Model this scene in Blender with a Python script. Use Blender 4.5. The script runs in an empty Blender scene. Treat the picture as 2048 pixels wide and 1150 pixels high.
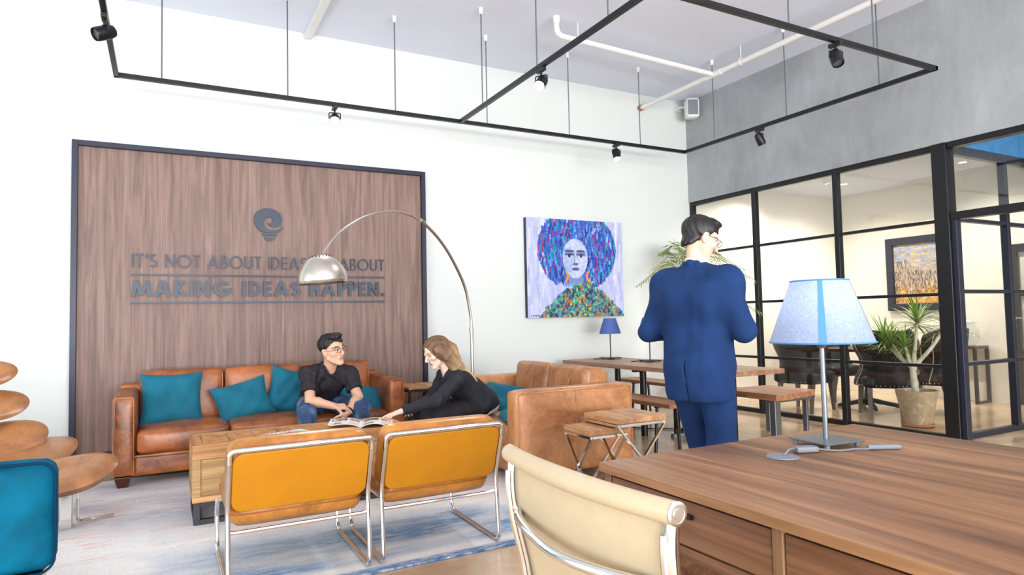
import bpy, bmesh, math, random
import numpy as np
from mathutils import Vector, Matrix
random.seed(7); RNG = np.random.default_rng(7)
SC = bpy.context.scene
COL = SC.collection
PI = math.pi
def lin(c):
    return tuple((x/12.92 if x <= .04045 else ((x+.055)/1.055)**2.4) for x in (v/255. for v in c))

# ---------------------------------------------------------------- camera, world, lights, exposure
cam = bpy.data.cameras.new('camera'); co = bpy.data.objects.new('camera', cam); COL.objects.link(co)
cam.sensor_width = 36; cam.lens = 22.825; cam.clip_start = .02
_r, _u, _f = Vector((.8806, -.4733, -.0214)), Vector((-.0045, -.0535, .9986)), Vector((.4730, .8797, .0485))
_f.normalize(); _r = (_r - _f*_r.dot(_f)).normalized(); _u = _r.cross(_f)
M4 = Matrix((_r, _u, -_f)).transposed().to_4x4(); M4.translation = (0, 0, 1.2)
co.matrix_world = M4
SC.camera = co
SC.view_settings.view_transform = 'Standard'; SC.view_settings.look = 'None'
SC.view_settings.gamma = 1; SC.view_settings.use_curve_mapping = False
SC.view_settings.exposure = 0.62
SC.cycles.use_denoising = True
SC.cycles.max_bounces = 8; SC.cycles.diffuse_bounces = 4; SC.cycles.glossy_bounces = 4
SC.cycles.transparent_max_bounces = 16; SC.cycles.transmission_bounces = 6
SC.cycles.sample_clamp_indirect = 8; SC.cycles.caustics_reflective = False; SC.cycles.caustics_refractive = False
W = bpy.data.worlds.new('sky'); SC.world = W; W.use_nodes = True
W.node_tree.nodes['Background'].inputs[0].default_value = (.86, .93, 1, 1)
W.node_tree.nodes['Background'].inputs[1].default_value = 1.0
def area(name, loc, rot, sx, sy, e, col):
    l = bpy.data.lights.new(name, 'AREA'); l.shape = 'RECTANGLE'; l.size = sx; l.size_y = sy; l.energy = e; l.color = col
    o = bpy.data.objects.new(name, l); o.location = loc; o.rotation_euler = rot; COL.objects.link(o); return o
# daylight through the window bands of the rear wall and of the left wall
area('daylight_rear', (1.2, -7.8, 1.7), (PI/2, 0, 0), 9, 2.8, 620, (1, .99, .98))
area('daylight_left', (-3.35, .5, 1.2), (PI/2, 0, -PI/2), 9, 1.9, 95, (.95, 1, .98))
# added upward fill to brighten the ceiling, in place of ground bounce
area('ceiling_fill_rear', (1.2, -7.7, .5), (PI/2+.6, 0, 0), 9, .8, 400, (.97, .97, 1))
area('corridor_fill', (8.0, -7.8, 1.6), (PI/2, 0, 0), 2.6, 2.8, 300, (1, .97, .93))  # added fill lamp that brightens the corridor and its blue wall

# ---------------------------------------------------------------- materials
MATS = {}
def nodes(name):
    m = bpy.data.materials.new(name); m.use_nodes = True; nt = m.node_tree
    return m, nt, nt.nodes['Principled BSDF'], nt.links.new
def setc(p, base=None, rough=.5, metal=0, coat=0, sheen=0, spec=.5):
    if base is not None: p.inputs['Base Color'].default_value = (*base, 1)
    p.inputs['Roughness'].default_value = rough; p.inputs['Metallic'].default_value = metal
    p.inputs['Coat Weight'].default_value = coat; p.inputs['Sheen Weight'].default_value = sheen
    p.inputs['Specular IOR Level'].default_value = spec
def coords(nt, scale=(1, 1, 1), rnd=False, kind='Object'):
    tc = nt.nodes.new('ShaderNodeTexCoord'); mp = nt.nodes.new('ShaderNodeMapping')
    mp.inputs['Scale'].default_value = scale
    src = tc.outputs[kind]
    if rnd:
        oi = nt.nodes.new('ShaderNodeObjectInfo'); ad = nt.nodes.new('ShaderNodeVectorMath'); ad.operation = 'MULTIPLY_ADD'
        ad.inputs[1].default_value = (1, 1, 1)
        ml = nt.nodes.new('ShaderNodeMath'); ml.operation = 'MULTIPLY'; ml.inputs[1].default_value = 37.
        nt.links.new(oi.outputs['Random'], ml.inputs[0]); nt.links.new(src, ad.inputs[0]); nt.links.new(ml.outputs[0], ad.inputs[2])
        src = ad.outputs[0]
    nt.links.new(src, mp.inputs['Vector']); return mp.outputs[0]
def noise(nt, vec, scale, detail=4, rough=.55, dist=0):
    n = nt.nodes.new('ShaderNodeTexNoise'); n.inputs['Scale'].default_value = scale; n.inputs['Detail'].default_value = detail
    n.inputs['Roughness'].default_value = rough; n.inputs['Distortion'].default_value = dist
    nt.links.new(vec, n.inputs['Vector']); return n.outputs[0]
def ramp(nt, fac, stops):
    r = nt.nodes.new('ShaderNodeValToRGB'); e = r.color_ramp.elements
    while len(e) < len(stops): e.new(.5)
    for k, (p, c) in enumerate(stops): e[k].position = p; e[k].color = (*c, 1)
    nt.links.new(fac, r.inputs[0]); return r.outputs[0]
def mixc(nt, fac, a, b, mode='MIX'):
    m = nt.nodes.new('ShaderNodeMix'); m.data_type = 'RGBA'; m.blend_type = mode
    for s, v in ((0, fac), (6, a), (7, b)):
        if hasattr(v, 'links') or hasattr(v, 'is_linked'): nt.links.new(v, m.inputs[s])
        elif s == 0: m.inputs[0].default_value = v
        else: m.inputs[s].default_value = (*v, 1)
    return m.outputs[2]
def bump(nt, p, h, strength, dist=.01):
    b = nt.nodes.new('ShaderNodeBump'); b.inputs['Strength'].default_value = strength; b.inputs['Distance'].default_value = dist
    nt.links.new(h, b.inputs['Height']); nt.links.new(b.outputs[0], p.inputs['Normal'])
def plain(name, c, rough=.5, metal=0, coat=0, sheen=0, var=.06, vs=6, bmp=0, bs=80, spec=.5):
    m, nt, p, L = nodes(name); c = lin(c); setc(p, c, rough, metal, coat, sheen, spec)
    v = coords(nt)
    f = noise(nt, v, vs, 3)
    L(ramp(nt, f, [(.3, tuple(x*(1-var) for x in c)), (.7, tuple(min(1, x*(1+var)) for x in c))]), p.inputs['Base Color'])
    if bmp: bump(nt, p, noise(nt, v, bs, 2), bmp, .004)
    MATS[name] = m; return m
def wood(name, c1, c2, c3, axis, rough=.45, sc=1., rnd=False, coat=0, bmp=.15, stripe=1., spec=.5):
    m, nt, p, L = nodes(name); setc(p, None, rough, 0, coat, 0, spec)
    s = [9*sc]*3; s[axis] = .55*sc
    v = coords(nt, s, rnd); s2 = [70*sc]*3; s2[axis] = 1.2*sc; v2 = coords(nt, s2, rnd)
    a = noise(nt, v, 1., 5, .6, 1.2); b = noise(nt, v2, 1., 3, .6)
    ca = ramp(nt, a, [(.3, lin(c1)), (.5, lin(c2)), (.7, lin(c3))])
    cb = ramp(nt, b, [(.3, (.62, .62, .62)), (.62, (1.12, 1.12, 1.12))])
    L(mixc(nt, .75*stripe, ca, cb, 'MULTIPLY'), p.inputs['Base Color'])
    if bmp: bump(nt, p, b, bmp, .002)
    MATS[name] = m; return m
def leather(name, c1, c2, rough=.38, scale=3.5, coat=.15):
    m, nt, p, L = nodes(name); setc(p, None, rough, 0, coat, 0)
    p.inputs['Coat Roughness'].default_value = .25
    v = coords(nt, rnd=True); a = noise(nt, v, scale, 8, .68, .8); b = noise(nt, v, scale*5, 6, .7, 1.5)
    hi = tuple(min(255, x*1.12) for x in c2)
    c = ramp(nt, a, [(.34, lin(c1)), (.55, lin(c2)), (.72, lin(hi))])
    c = mixc(nt, .5, c, ramp(nt, b, [(.35, (.72, .68, .66)), (.6, (1.1, 1.1, 1.1))]), 'MULTIPLY'); L(c, p.inputs['Base Color'])
    vo = nt.nodes.new('ShaderNodeTexVoronoi'); vo.inputs['Scale'].default_value = 240; nt.links.new(v, vo.inputs['Vector'])
    ad = nt.nodes.new('ShaderNodeMath'); ad.operation = 'MULTIPLY_ADD'; ad.inputs[1].default_value = .06
    L(vo.outputs[0], ad.inputs[0]); L(noise(nt, v, 11, 6, .65, 1.2), ad.inputs[2])
    bump(nt, p, ad.outputs[0], .18, .014)
    MATS[name] = m; return m
def vcol(name, rough=.5, spec=.4, bmp=0, bs=300, sss=0):
    m, nt, p, L = nodes(name); setc(p, None, rough, 0, 0, 0, spec)
    a = nt.nodes.new('ShaderNodeVertexColor'); a.layer_name = 'Col'; L(a.outputs[0], p.inputs['Base Color'])
    if bmp: bump(nt, p, noise(nt, coords(nt), bs, 3), bmp, .003)
    if sss: p.inputs['Subsurface Weight'].default_value = sss; p.inputs['Subsurface Radius'].default_value = (.01, .004, .002)
    MATS[name] = m; return m
def glass_mat(name, tint=(.97, 1, .99), refl=1.0):
    m = bpy.data.materials.new(name); m.use_nodes = True; nt = m.node_tree; nt.nodes.clear()
    o = nt.nodes.new('ShaderNodeOutputMaterial'); t = nt.nodes.new('ShaderNodeBsdfTransparent'); g = nt.nodes.new('ShaderNodeBsdfGlossy')
    t.inputs[0].default_value = (*tint, 1); g.inputs['Roughness'].default_value = .0
    lw = nt.nodes.new('ShaderNodeLayerWeight'); lw.inputs[0].default_value = .5     # Schlick reflectance, the same from both sides
    fr = nt.nodes.new('ShaderNodeMath'); fr.operation = 'POWER'; fr.inputs[1].default_value = 5; nt.links.new(lw.outputs[1], fr.inputs[0])
    ml = nt.nodes.new('ShaderNodeMath'); ml.operation = 'MULTIPLY_ADD'; ml.inputs[1].default_value = .9*refl; ml.inputs[2].default_value = .04*refl
    mx = nt.nodes.new('ShaderNodeMixShader'); L = nt.links.new
    L(fr.outputs[0], ml.inputs[0]); L(ml.outputs[0], mx.inputs[0]); L(t.outputs[0], mx.inputs[1]); L(g.outputs[0], mx.inputs[2]); L(mx.outputs[0], o.inputs[0])
    MATS[name] = m; return m
def emit(name, c, s):
    m, nt, p, L = nodes(name); setc(p, c, .4); p.inputs['Emission Color'].default_value = (*c, 1); p.inputs['Emission Strength'].default_value = s
    MATS[name] = m; return m

plain('white_wall', (220, 226, 224), .6, var=.012, vs=1.5, bmp=.03, bs=60)
plain('ceiling_paint', (228, 234, 250), .8, var=.02, vs=1)
plain('cream_wall', (232, 226, 216), .6, var=.02, vs=1)
plain('blue_plaster', (26, 134, 208), .6, var=.18, vs=9, bmp=.1, bs=40)
plain('black_metal', (26, 27, 31), .35, .3, spec=.5, var=.05)
plain('blueblack_metal', (30, 36, 54), .4, .2, var=.05)
plain('letter_paint', (32, 46, 66), .4, .1, var=.04)
plain('chrome', (235, 235, 235), .09, 1, var=.01)
plain('brushed_steel', (212, 206, 196), .3, 1, var=.03, vs=20)
plain('grey_steel', (120, 128, 134), .35, .8, var=.05)
plain('dark_iron', (58, 60, 64), .5, .5, var=.15)
plain('brass', (196, 160, 80), .25, 1, var=.04)
plain('white_plastic', (232, 232, 230), .35, var=.02)
plain('grey_plastic', (122, 126, 134), .5, var=.03)
plain('black_plastic', (24, 24, 26), .4, var=.05)
plain('teal_cotton', (4, 104, 128), .85, sheen=.06, var=.14, vs=7, bmp=.18, bs=25)
plain('teal_velvet', (0, 88, 116), .7, spec=.1, var=.35, vs=6, bmp=.05, bs=30)
plain('teal_piping', (0, 48, 74), .7, spec=.1)
plain('cream_mesh', (192, 174, 144), .6, var=.03, vs=30, bmp=.1, bs=400)
plain('blue_shade', (66, 92, 158), .7, var=.05)
plain('shade_strip', (70, 128, 176), .7, var=.04)
plain('soil', (58, 45, 36), .9, var=.3, vs=40)
plain('terracotta', (188, 122, 84), .7, var=.1)
plain('bark', (205, 196, 178), .8, var=.2, vs=18, bmp=.4, bs=30)
plain('palm_stem', (120, 135, 60), .6, var=.15)
plain('chair_black', (28, 26, 30), .5, spec=.3, var=.15, vs=6)
plain('leg_dark', (58, 42, 34), .4, var=.2)
plain('leg_grey', (95, 86, 80), .45, var=.12)
plain('stud', (222, 216, 200), .2, .9)
plain('marble', (228, 226, 222), .2, var=.12, vs=4)
plain('copper', (190, 110, 70), .3, .9)
plain('shirt_black', (30, 27, 34), .75, var=.12, vs=9, bmp=.12, bs=40)
plain('blazer_black', (27, 30, 38), .75, var=.1, vs=8, bmp=.08, bs=60)
plain('trouser_black', (24, 22, 30), .8, var=.1)
plain('suit_navy', (25, 51, 96), .85, spec=.2, var=.14, vs=7, bmp=.06, bs=50)
plain('shirt_white', (226, 228, 238), .7, var=.03)
plain('shoe_black', (28, 24, 22), .35, var=.08)
plain('hair_black', (20, 17, 17), .5, var=.3, vs=60, bmp=.25, bs=160)
plain('lens_dark', (40, 30, 30), .3)
plain('eye_white', (225, 220, 214), .25, var=.02)
plain('iris_dark', (38, 24, 18), .2)
plain('gunmetal', (80, 72, 70), .3, .9)
plain('paper', (238, 238, 236), .45, var=.02)
plain('room_table', (66, 44, 38), .3, var=.15, coat=.2)
wood('panel_wood', (106, 84, 76), (132, 106, 96), (152, 124, 113), 2, .55, sc=1.7, bmp=.1, stripe=.85)
wood('desk_wood', (88, 58, 38), (142, 98, 66), (178, 134, 94), 1, .43, sc=.75, bmp=.05, stripe=.95)
wood('desk_front', (92, 62, 44), (132, 90, 64), (158, 116, 84), 1, .4, sc=1.1, bmp=.05)
wood('stile_wood', (140, 104, 76), (164, 126, 96), (182, 146, 114), 2, .5)
wood('oak_x', (148, 98, 54), (190, 136, 82), (214, 164, 108), 0, .42, sc=1.3, rnd=True, bmp=.2)
wood('oak_y', (148, 98, 54), (186, 132, 80), (208, 158, 104), 1, .42, sc=1.3, rnd=True, bmp=.2)
wood('oak_front', (150, 112, 66), (186, 148, 96), (206, 170, 118), 0, .5, sc=1.3, rnd=True, bmp=.2)
wood('nest_wood', (160, 108, 70), (196, 144, 98), (214, 168, 122), 1, .5, sc=1.2, rnd=True, bmp=.25)
wood('table_wood', (120, 84, 62), (154, 114, 88), (178, 140, 112), 1, .42, sc=1.0, rnd=True, bmp=.15)
wood('bench_wood', (124, 78, 52), (160, 108, 76), (186, 136, 100), 1, .45, sc=1.0, rnd=True, bmp=.15)
wood('foot_wood', (52, 22, 14), (72, 34, 22), (88, 44, 30), 2, .3, sc=1.5)
leather('sofa_leather', (98, 50, 22), (172, 98, 48), .36, 3.2, .2)
leather('love_leather', (146, 88, 50), (196, 138, 90), .36, 2.6, .2)
leather('chair_leather', (146, 90, 30), (184, 122, 52), .3, 5, .25)
leather('petal_leather', (120, 74, 38), (160, 106, 60), .34, 2.5, .2)
plain('chair_board', (182, 120, 6), .42, var=.07, vs=5, coat=.1)
plain('piping_orange', (170, 94, 24), .4)
vcol('painted_canvas', .55, .3); vcol('print', .35); vcol('skin', .5, .4, .04, 200, .08)
glass_mat('glass', (.985, 1, .99), 1.0); glass_mat('jar_glass', (.95, .97, .98), 1.4)
emit('lamp_glow', (1, .82, .62), 40); emit('downlight_glow', (1, .9, .75), 12); emit('bulb_glow', (1, .95, .92), 4)

def mk():
    # polished beige floor
    m, nt, p, L = nodes('floor_screed'); setc(p, None, .14, 0, .0, 0, .5)
    v = coords(nt); a = noise(nt, v, .9, 6, .6, .6); b = noise(nt, v, 9, 4)
    c = ramp(nt, a, [(.3, lin((168, 140, 112))), (.5, lin((200, 172, 142))), (.72, lin((218, 196, 168)))])
    L(mixc(nt, .25, c, ramp(nt, b, [(.3, (.6, .6, .6)), (.7, (1.1, 1.1, 1.1))]), 'MULTIPLY'), p.inputs['Base Color'])
    r = nt.nodes.new('ShaderNodeMapRange'); r.inputs[3].default_value = .08; r.inputs[4].default_value = .26; L(a, r.inputs[0]); L(r.outputs[0], p.inputs['Roughness'])
    MATS['floor_screed'] = m
    # grey trowelled plaster
    m, nt, p, L = nodes('grey_plaster'); setc(p, None, .6)
    v = coords(nt); a = noise(nt, v, 1.1, 8, .62, .5); b = noise(nt, coords(nt, (1, 3, 1)), 3.2, 6, .6, 1.0)
    c = ramp(nt, a, [(.3, lin((146, 150, 153))), (.7, lin((174, 179, 183)))])
    L(mixc(nt, .5, c, ramp(nt, b, [(.3, (.82, .82, .81)), (.7, (1.08, 1.08, 1.09))]), 'MULTIPLY'), p.inputs['Base Color'])
    bump(nt, p, b, .08, .01); MATS['grey_plaster'] = m
    # rug
    m, nt, p, L = nodes('rug_weave'); setc(p, None, .95, 0, 0, .2, .1)
    st = noise(nt, coords(nt, (3.2, 30, 1)), 1., 6, .75, .6); st2 = noise(nt, coords(nt, (9, 60, 1)), 1., 5, .75); big = noise(nt, coords(nt, (.55, 1.5, 1)), 1.4, 3, .5, .3)
    tc = nt.nodes.new('ShaderNodeTexCoord'); sx = nt.nodes.new('ShaderNodeSeparateXYZ'); L(tc.outputs['Object'], sx.inputs[0])
    base = ramp(nt, st, [(.3, lin((188, 194, 206))), (.42, lin((226, 226, 228))), (.55, lin((236, 234, 230))), (.75, lin((216, 210, 208)))])
    blue = ramp(nt, st2, [(.3, lin((54, 104, 158))), (.5, lin((96, 146, 190))), (.7, lin((196, 210, 224)))])
    def m2(op, a, b):
        n = nt.nodes.new('ShaderNodeMath'); n.operation = op; n.use_clamp = True
        for i, q in enumerate((a, b)):
            if hasattr(q, 'is_linked'): L(q, n.inputs[i])
            else: n.inputs[i].default_value = q
        return n.outputs[0]
    def band(y0, y1, y2, y3):
        r1 = nt.nodes.new('ShaderNodeMapRange'); r1.inputs[1].default_value = y0; r1.inputs[2].default_value = y1; L(sx.outputs[1], r1.inputs[0])
        r2 = nt.nodes.new('ShaderNodeMapRange'); r2.inputs[1].default_value = y3; r2.inputs[2].default_value = y2; L(sx.outputs[1], r2.inputs[0])
        return m2('MULTIPLY', r1.outputs[0], r2.outputs[0])
    def thr(src, lo, hi):
        r = nt.nodes.new('ShaderNodeMapRange'); r.inputs[1].default_value = lo; r.inputs[2].default_value = hi; L(src, r.inputs[0]); return r.outputs[0]
    c = base
    grey = ramp(nt, st2, [(.3, lin((128, 134, 156))), (.6, lin((204, 202, 212)))])
    c = mixc(nt, m2('MULTIPLY', band(1.0, 1.8, 2.9, 3.3), thr(big, .42, .6)), c, grey)
    pink = ramp(nt, st2, [(.3, lin((212, 132, 104))), (.6, lin((232, 196, 182)))])
    c = mixc(nt, m2('MULTIPLY', thr(st, .52, .60), m2('MULTIPLY', band(.7, 1.2, 2.8, 3.1), thr(big, .66, .5))), c, pink)
    c = mixc(nt, m2('MULTIPLY', band(.12, .2, .55, .95), m2('MULTIPLY', thr(big, .36, .5), thr(st, .34, .5))), c, blue)
    c = mixc(nt, m2('MULTIPLY', thr(noise(nt, coords(nt, (3.2, 26, 1)), 1., 6, .8), .62, .72), .4), c, lin((130, 158, 190)))
    c = mixc(nt, m2('MULTIPLY', band(-2, -1, .045, .075), thr(st2, .3, .55)), c, lin((56, 110, 164)))
    sp = noise(nt, coords(nt, (60, 150, 1)), 1., 3, .8); c = mixc(nt, .8, c, ramp(nt, sp, [(.32, (.70, .73, .78)), (.5, (1, 1, 1)), (.7, (1.1, 1.1, 1.08))]), 'MULTIPLY')
    L(c, p.inputs['Base Color']); bump(nt, p, noise(nt, coords(nt), 170, 3), .5, .006); MATS['rug_weave'] = m
    # denim
    m, nt, p, L = nodes('denim'); setc(p, None, .85, 0, 0, 0)
    v = coords(nt); a = noise(nt, v, 7, 5, .6, .8)
    L(ramp(nt, a, [(.3, lin((34, 52, 84))), (.5, lin((60, 86, 126))), (.7, lin((122, 146, 178)))]), p.inputs['Base Color'])
    bump(nt, p, noise(nt, v, 25, 4), .3, .01); MATS['denim'] = m
    # translucent paper shade
    m, nt, p, L = nodes('paper_shade'); setc(p, lin((180, 196, 220)), .8)
    a = noise(nt, coords(nt), 75, 6, .75, 2.5); col = ramp(nt, a, [(.3, lin((128, 152, 194))), (.65, lin((182, 196, 220)))])
    L(col, p.inputs['Base Color'])
    tr = nt.nodes.new('ShaderNodeBsdfTranslucent'); L(col, tr.inputs[0]); mx = nt.nodes.new('ShaderNodeMixShader'); mx.inputs[0].default_value = .5
    out = [n for n in nt.nodes if n.type == 'OUTPUT_MATERIAL'][0]
    L(p.outputs[0], mx.inputs[1]); L(tr.outputs[0], mx.inputs[2]); L(mx.outputs[0], out.inputs[0]); MATS['paper_shade'] = m
    # leaves
    for nm, c1, c2 in (('leaf', (70, 112, 36), (150, 180, 72)), ('palm_leaf', (70, 98, 44), (168, 182, 96))):
        m, nt, p, L = nodes(nm); setc(p, None, .45)
        L(ramp(nt, noise(nt, coords(nt, rnd=True), 8, 3), [(.3, lin(c1)), (.7, lin(c2))]), p.inputs['Base Color']); MATS[nm] = m
    # blonde ombre hair: colour runs along the strand (vertex colour), fine streaks
    m, nt, p, L = nodes('long_hair'); setc(p, None, .42, 0, 0, 0, .4)
    a = nt.nodes.new('ShaderNodeVertexColor'); a.layer_name = 'Col'
    s = noise(nt, coords(nt, (14, 90, 14)), 1., 5, .7, .3)
    L(mixc(nt, .8, a.outputs[0], ramp(nt, s, [(.3, (.55, .52, .5)), (.65, (1.2, 1.2, 1.2))]), 'MULTIPLY'), p.inputs['Base Color'])
    bump(nt, p, s, .6, .006); MATS['long_hair'] = m
    # speckled stone pot
    m, nt, p, L = nodes('pot_stone'); setc(p, None, .3, 0, .2)
    a = noise(nt, coords(nt), 16, 5, .65, .8)
    L(ramp(nt, a, [(.35, lin((166, 140, 110))), (.6, lin((186, 164, 136))), (.72, lin((214, 202, 182)))]), p.inputs['Base Color']); MATS['pot_stone'] = m
mk()

# ---------------------------------------------------------------- mesh helpers
class MB:
    def __init__(s): s.v = []; s.f = []; s.c = None
    def add(s, vs, fs):
        n = len(s.v); s.v += [tuple(map(float, q)) for q in vs]; s.f += [tuple(i+n for i in f) for f in fs]; return s
    def box(s, x0, x1, y0, y1, z0, z1):
        return s.add([(x0,y0,z0),(x1,y0,z0),(x1,y1,z0),(x0,y1,z0),(x0,y0,z1),(x1,y0,z1),(x1,y1,z1),(x0,y1,z1)],
                     [(0,3,2,1),(4,5,6,7),(0,1,5,4),(1,2,6,5),(2,3,7,6),(3,0,4,7)])
    def frustum(s, c0, a0, b0, c1, a1, b1):   # tapered box leg
        q = [(-1,-1),(1,-1),(1,1),(-1,1)]
        vs = [(c0[0]+x*a0/2, c0[1]+y*b0/2, c0[2]) for x, y in q]+[(c1[0]+x*a1/2, c1[1]+y*b1/2, c1[2]) for x, y in q]
        return s.add(vs, [(0,3,2,1),(4,5,6,7),(0,1,5,4),(1,2,6,5),(2,3,7,6),(3,0,4,7)])
    def bar(s, a, b, w, t, up=(0, 0, 1)):     # rectangular bar from a to b
        a, b = Vector(a), Vector(b); d = (b-a).normalized(); u = Vector(up)
        if abs(d.dot(u)) > .98: u = Vector((1, 0, 0))
        x = d.cross(u).normalized()*w/2; y = d.cross(x.normalized()).normalized()*t/2
        vs = [a-x-y, a+x-y, a+x+y, a-x+y, b-x-y, b+x-y, b+x+y, b-x+y]
        return s.add(vs, [(0,3,2,1),(4,5,6,7),(0,1,5,4),(1,2,6,5),(2,3,7,6),(3,0,4,7)])
    def tube(s, pts, r, n=10, closed=False, caps=True):
        P = [Vector(p) for p in pts]; m = len(P); R = r if isinstance(r, (list, tuple)) else [r]*m
        T = []
        for i in range(m):
            a = P[(i-1) % m] if (closed or i) else P[i]; b = P[(i+1) % m] if (closed or i < m-1) else P[i]
            T.append((b-a).normalized())
        u = T[0].orthogonal().normalized(); rings = []; vs = []
        for i in range(m):
            u = (u - T[i]*u.dot(T[i])).normalized(); w = T[i].cross(u)
            for k in range(n):
                an = 2*PI*k/n; vs.append(P[i]+(u*math.cos(an)+w*math.sin(an))*R[i])
        fs = []
        for i in range(m if closed else m-1):
            j = (i+1) % m
            off = 0
            if closed and j == 0:
                best = 1e9
                for o in range(n):
                    dd = (vs[i*n]-vs[o]).length
                    if dd < best: best = dd; off = o
            for k in range(n):
                k2 = (k+1) % n; fs.append((i*n+k, i*n+k2, j*n+(k2+off) % n, j*n+(k+off) % n))
        if caps and not closed: fs += [tuple(range(n))[::-1], tuple((m-1)*n+k for k in range(n))]
        return s.add(vs, fs)
    def lathe(s, prof, c=(0, 0, 0), n=24, cap0=True, cap1=True, axis=None):
        vs = []; fs = []; R = Matrix.Identity(3)
        if axis is not None: R = Vector((0, 0, 1)).rotation_difference(Vector(axis)).to_matrix()
        for r, z in prof:
            for k in range(n):
                a = 2*PI*k/n; vs.append(R @ Vector((r*math.cos(a), r*math.sin(a), z)) + Vector(c))
        for i in range(len(prof)-1):
            for k in range(n): fs.append((i*n+k, i*n+(k+1) % n, (i+1)*n+(k+1) % n, (i+1)*n+k))
        if cap0: fs.append(tuple(range(n))[::-1])
        if cap1: fs.append(tuple((len(prof)-1)*n+k for k in range(n)))
        return s.add(vs, fs)
    def ball(s, c, r, n=12, m=8, R=None):
        r = (r, r, r) if not isinstance(r, (tuple, list)) else r
        vs = []; R = R or Matrix.Identity(3)
        for i in range(1, m):
            t = PI*i/m
            for k in range(n):
                a = 2*PI*k/n; vs.append(R @ Vector((r[0]*math.sin(t)*math.cos(a), r[1]*math.sin(t)*math.sin(a), -r[2]*math.cos(t)))+Vector(c))
        b = len(vs); vs += [R @ Vector((0, 0, -r[2]))+Vector(c), R @ Vector((0, 0, r[2]))+Vector(c)]; fs = []
        for i in range(m-2):
            for k in range(n): fs.append((i*n+k, i*n+(k+1) % n, (i+1)*n+(k+1) % n, (i+1)*n+k))
        for k in range(n): fs += [(b, (k+1) % n, k), (b+1, (m-2)*n+k, (m-2)*n+(k+1) % n)]
        return s.add(vs, fs)
    def prism(s, poly, fn0, fn1):             # polygon (2D) between two planes: fn(x, y) -> 3D
        n = len(poly)
        return s.add([fn0(*p) for p in poly]+[fn1(*p) for p in poly],
                     [tuple(range(n))[::-1], tuple(range(n, 2*n))]+[(k, (k+1) % n, n+(k+1) % n, n+k) for k in range(n)])
    def grid(s, nu, nv, fn):
        vs = [fn(i/(nu-1), j/(nv-1)) for j in range(nv) for i in range(nu)]
        return s.add(vs, [(j*nu+i, j*nu+i+1, (j+1)*nu+i+1, (j+1)*nu+i) for j in range(nv-1) for i in range(nu-1)])
    def soft(s, c, size, r, puff=0, n=10, R=None, pz=None, wr=0):
        # a rounded, puffed upholstery block (closed): subdivided cube mapped to a rounded box
        hx, hy, hz = (q/2 for q in size); ids = {}; vs = []; fs = []; R = R or Matrix.Identity(3)
        px, py = (puff if isinstance(puff, tuple) else (puff, puff))[:2]; pz = pz if pz is not None else px
        def key(i, j, k):
            q = (i, j, k)
            if q not in ids:
                p = np.array([2*i/n-1, 2*j/n-1, 2*k/n-1.])
                w = np.sign(p)*(1-(1-abs(p))**1.0)
                P = w*np.array([hx, hy, hz]); inner = np.array([hx-r, hy-r, hz-r])
                # concentrate samples near the edges
                for a in range(3):
                    g = abs(p[a]); h = (hx, hy, hz)[a]
                    P[a] = math.copysign(h*(1-(1-g)**1.35), p[a]) if h > 3*r else P[a]
                Q = np.clip(P, -inner, inner); D = P-Q; L_ = np.linalg.norm(D)
                if L_ > 1e-9: P = Q+D/L_*r
                fx, fy, fz = ((1-abs(p[a])**2.2) for a in range(3))
                e = .0
                if wr: e = wr*(math.sin(9*p[0]+5*p[1]+c[0]*31)*math.sin(7*p[1]-4*p[2]+2)+.6*math.sin(17*p[0]*p[1]+3*p[2]))
                P = P + np.array([math.copysign(px*fy*fz, p[0])*(abs(p[0]) > .99), math.copysign(py*fx*fz, p[1])*(abs(p[1]) > .99), (math.copysign(pz*fx*fy, p[2])+e*fx*fy)*(abs(p[2]) > .99)])
                ids[q] = len(vs); vs.append(R @ Vector(P)+Vector(c))
            return ids[q]
        for a in range(3):
            b, d = (a+1) % 3, (a+2) % 3
            for side in (0, n):
                for i in range(n):
                    for j in range(n):
                        q = []
                        for di, dj in ((0, 0), (1, 0), (1, 1), (0, 1)):
                            t = [0, 0, 0]; t[a] = side; t[b] = i+di; t[d] = j+dj; q.append(key(*t))
                        fs.append(tuple(q if side else q[::-1]))
        return s.add(vs, fs)
def root_of(o):
    while o.parent: o = o.parent
    return o
def obj(name, mb, mat, parent=None, smooth=True, bevel=0, seg=2, cols=None, angle=None):
    me = bpy.data.meshes.new(name); off = Vector((0, 0, 0))
    if parent is not None: off = Vector(root_of(parent).get('_o', (0, 0, 0)))
    V = np.asarray(mb.v, dtype=float)-np.array(off)
    me.from_pydata(V.tolist(), [], mb.f); me.update()
    me.materials.append(MATS[mat])
    if smooth:
        me.polygons.foreach_set('use_smooth', [True]*len(me.polygons))
        try: me.set_sharp_from_angle(angle=math.radians(angle or 38))
        except Exception: pass
    if cols is not None:
        a = me.color_attributes.new('Col', 'FLOAT_COLOR', 'POINT'); cc = np.ones((len(V), 4), dtype=np.float32); cc[:, :3] = cols; a.data.foreach_set('color', cc.ravel())
    o = bpy.data.objects.new(name, me); COL.objects.link(o)
    if parent is not None: o.parent = parent
    if bevel:
        b = o.modifiers.new('bevel', 'BEVEL'); b.width = bevel; b.segments = seg; b.limit_method = 'ANGLE'; b.angle_limit = math.radians(50)
    return o
def tag(o, label, cat, group=None):
    o['label'] = label; o['category'] = cat
    if group: o['group'] = group
    return o
def thing(name, label, cat, loc=(0, 0, 0), group=None):
    o = bpy.data.objects.new(name, None); COL.objects.link(o); o.location = loc; o['_o'] = list(loc); o.empty_display_size = .1
    return tag(o, label, cat, group)
def struct(o): o['kind'] = 'structure'; return o
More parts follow.
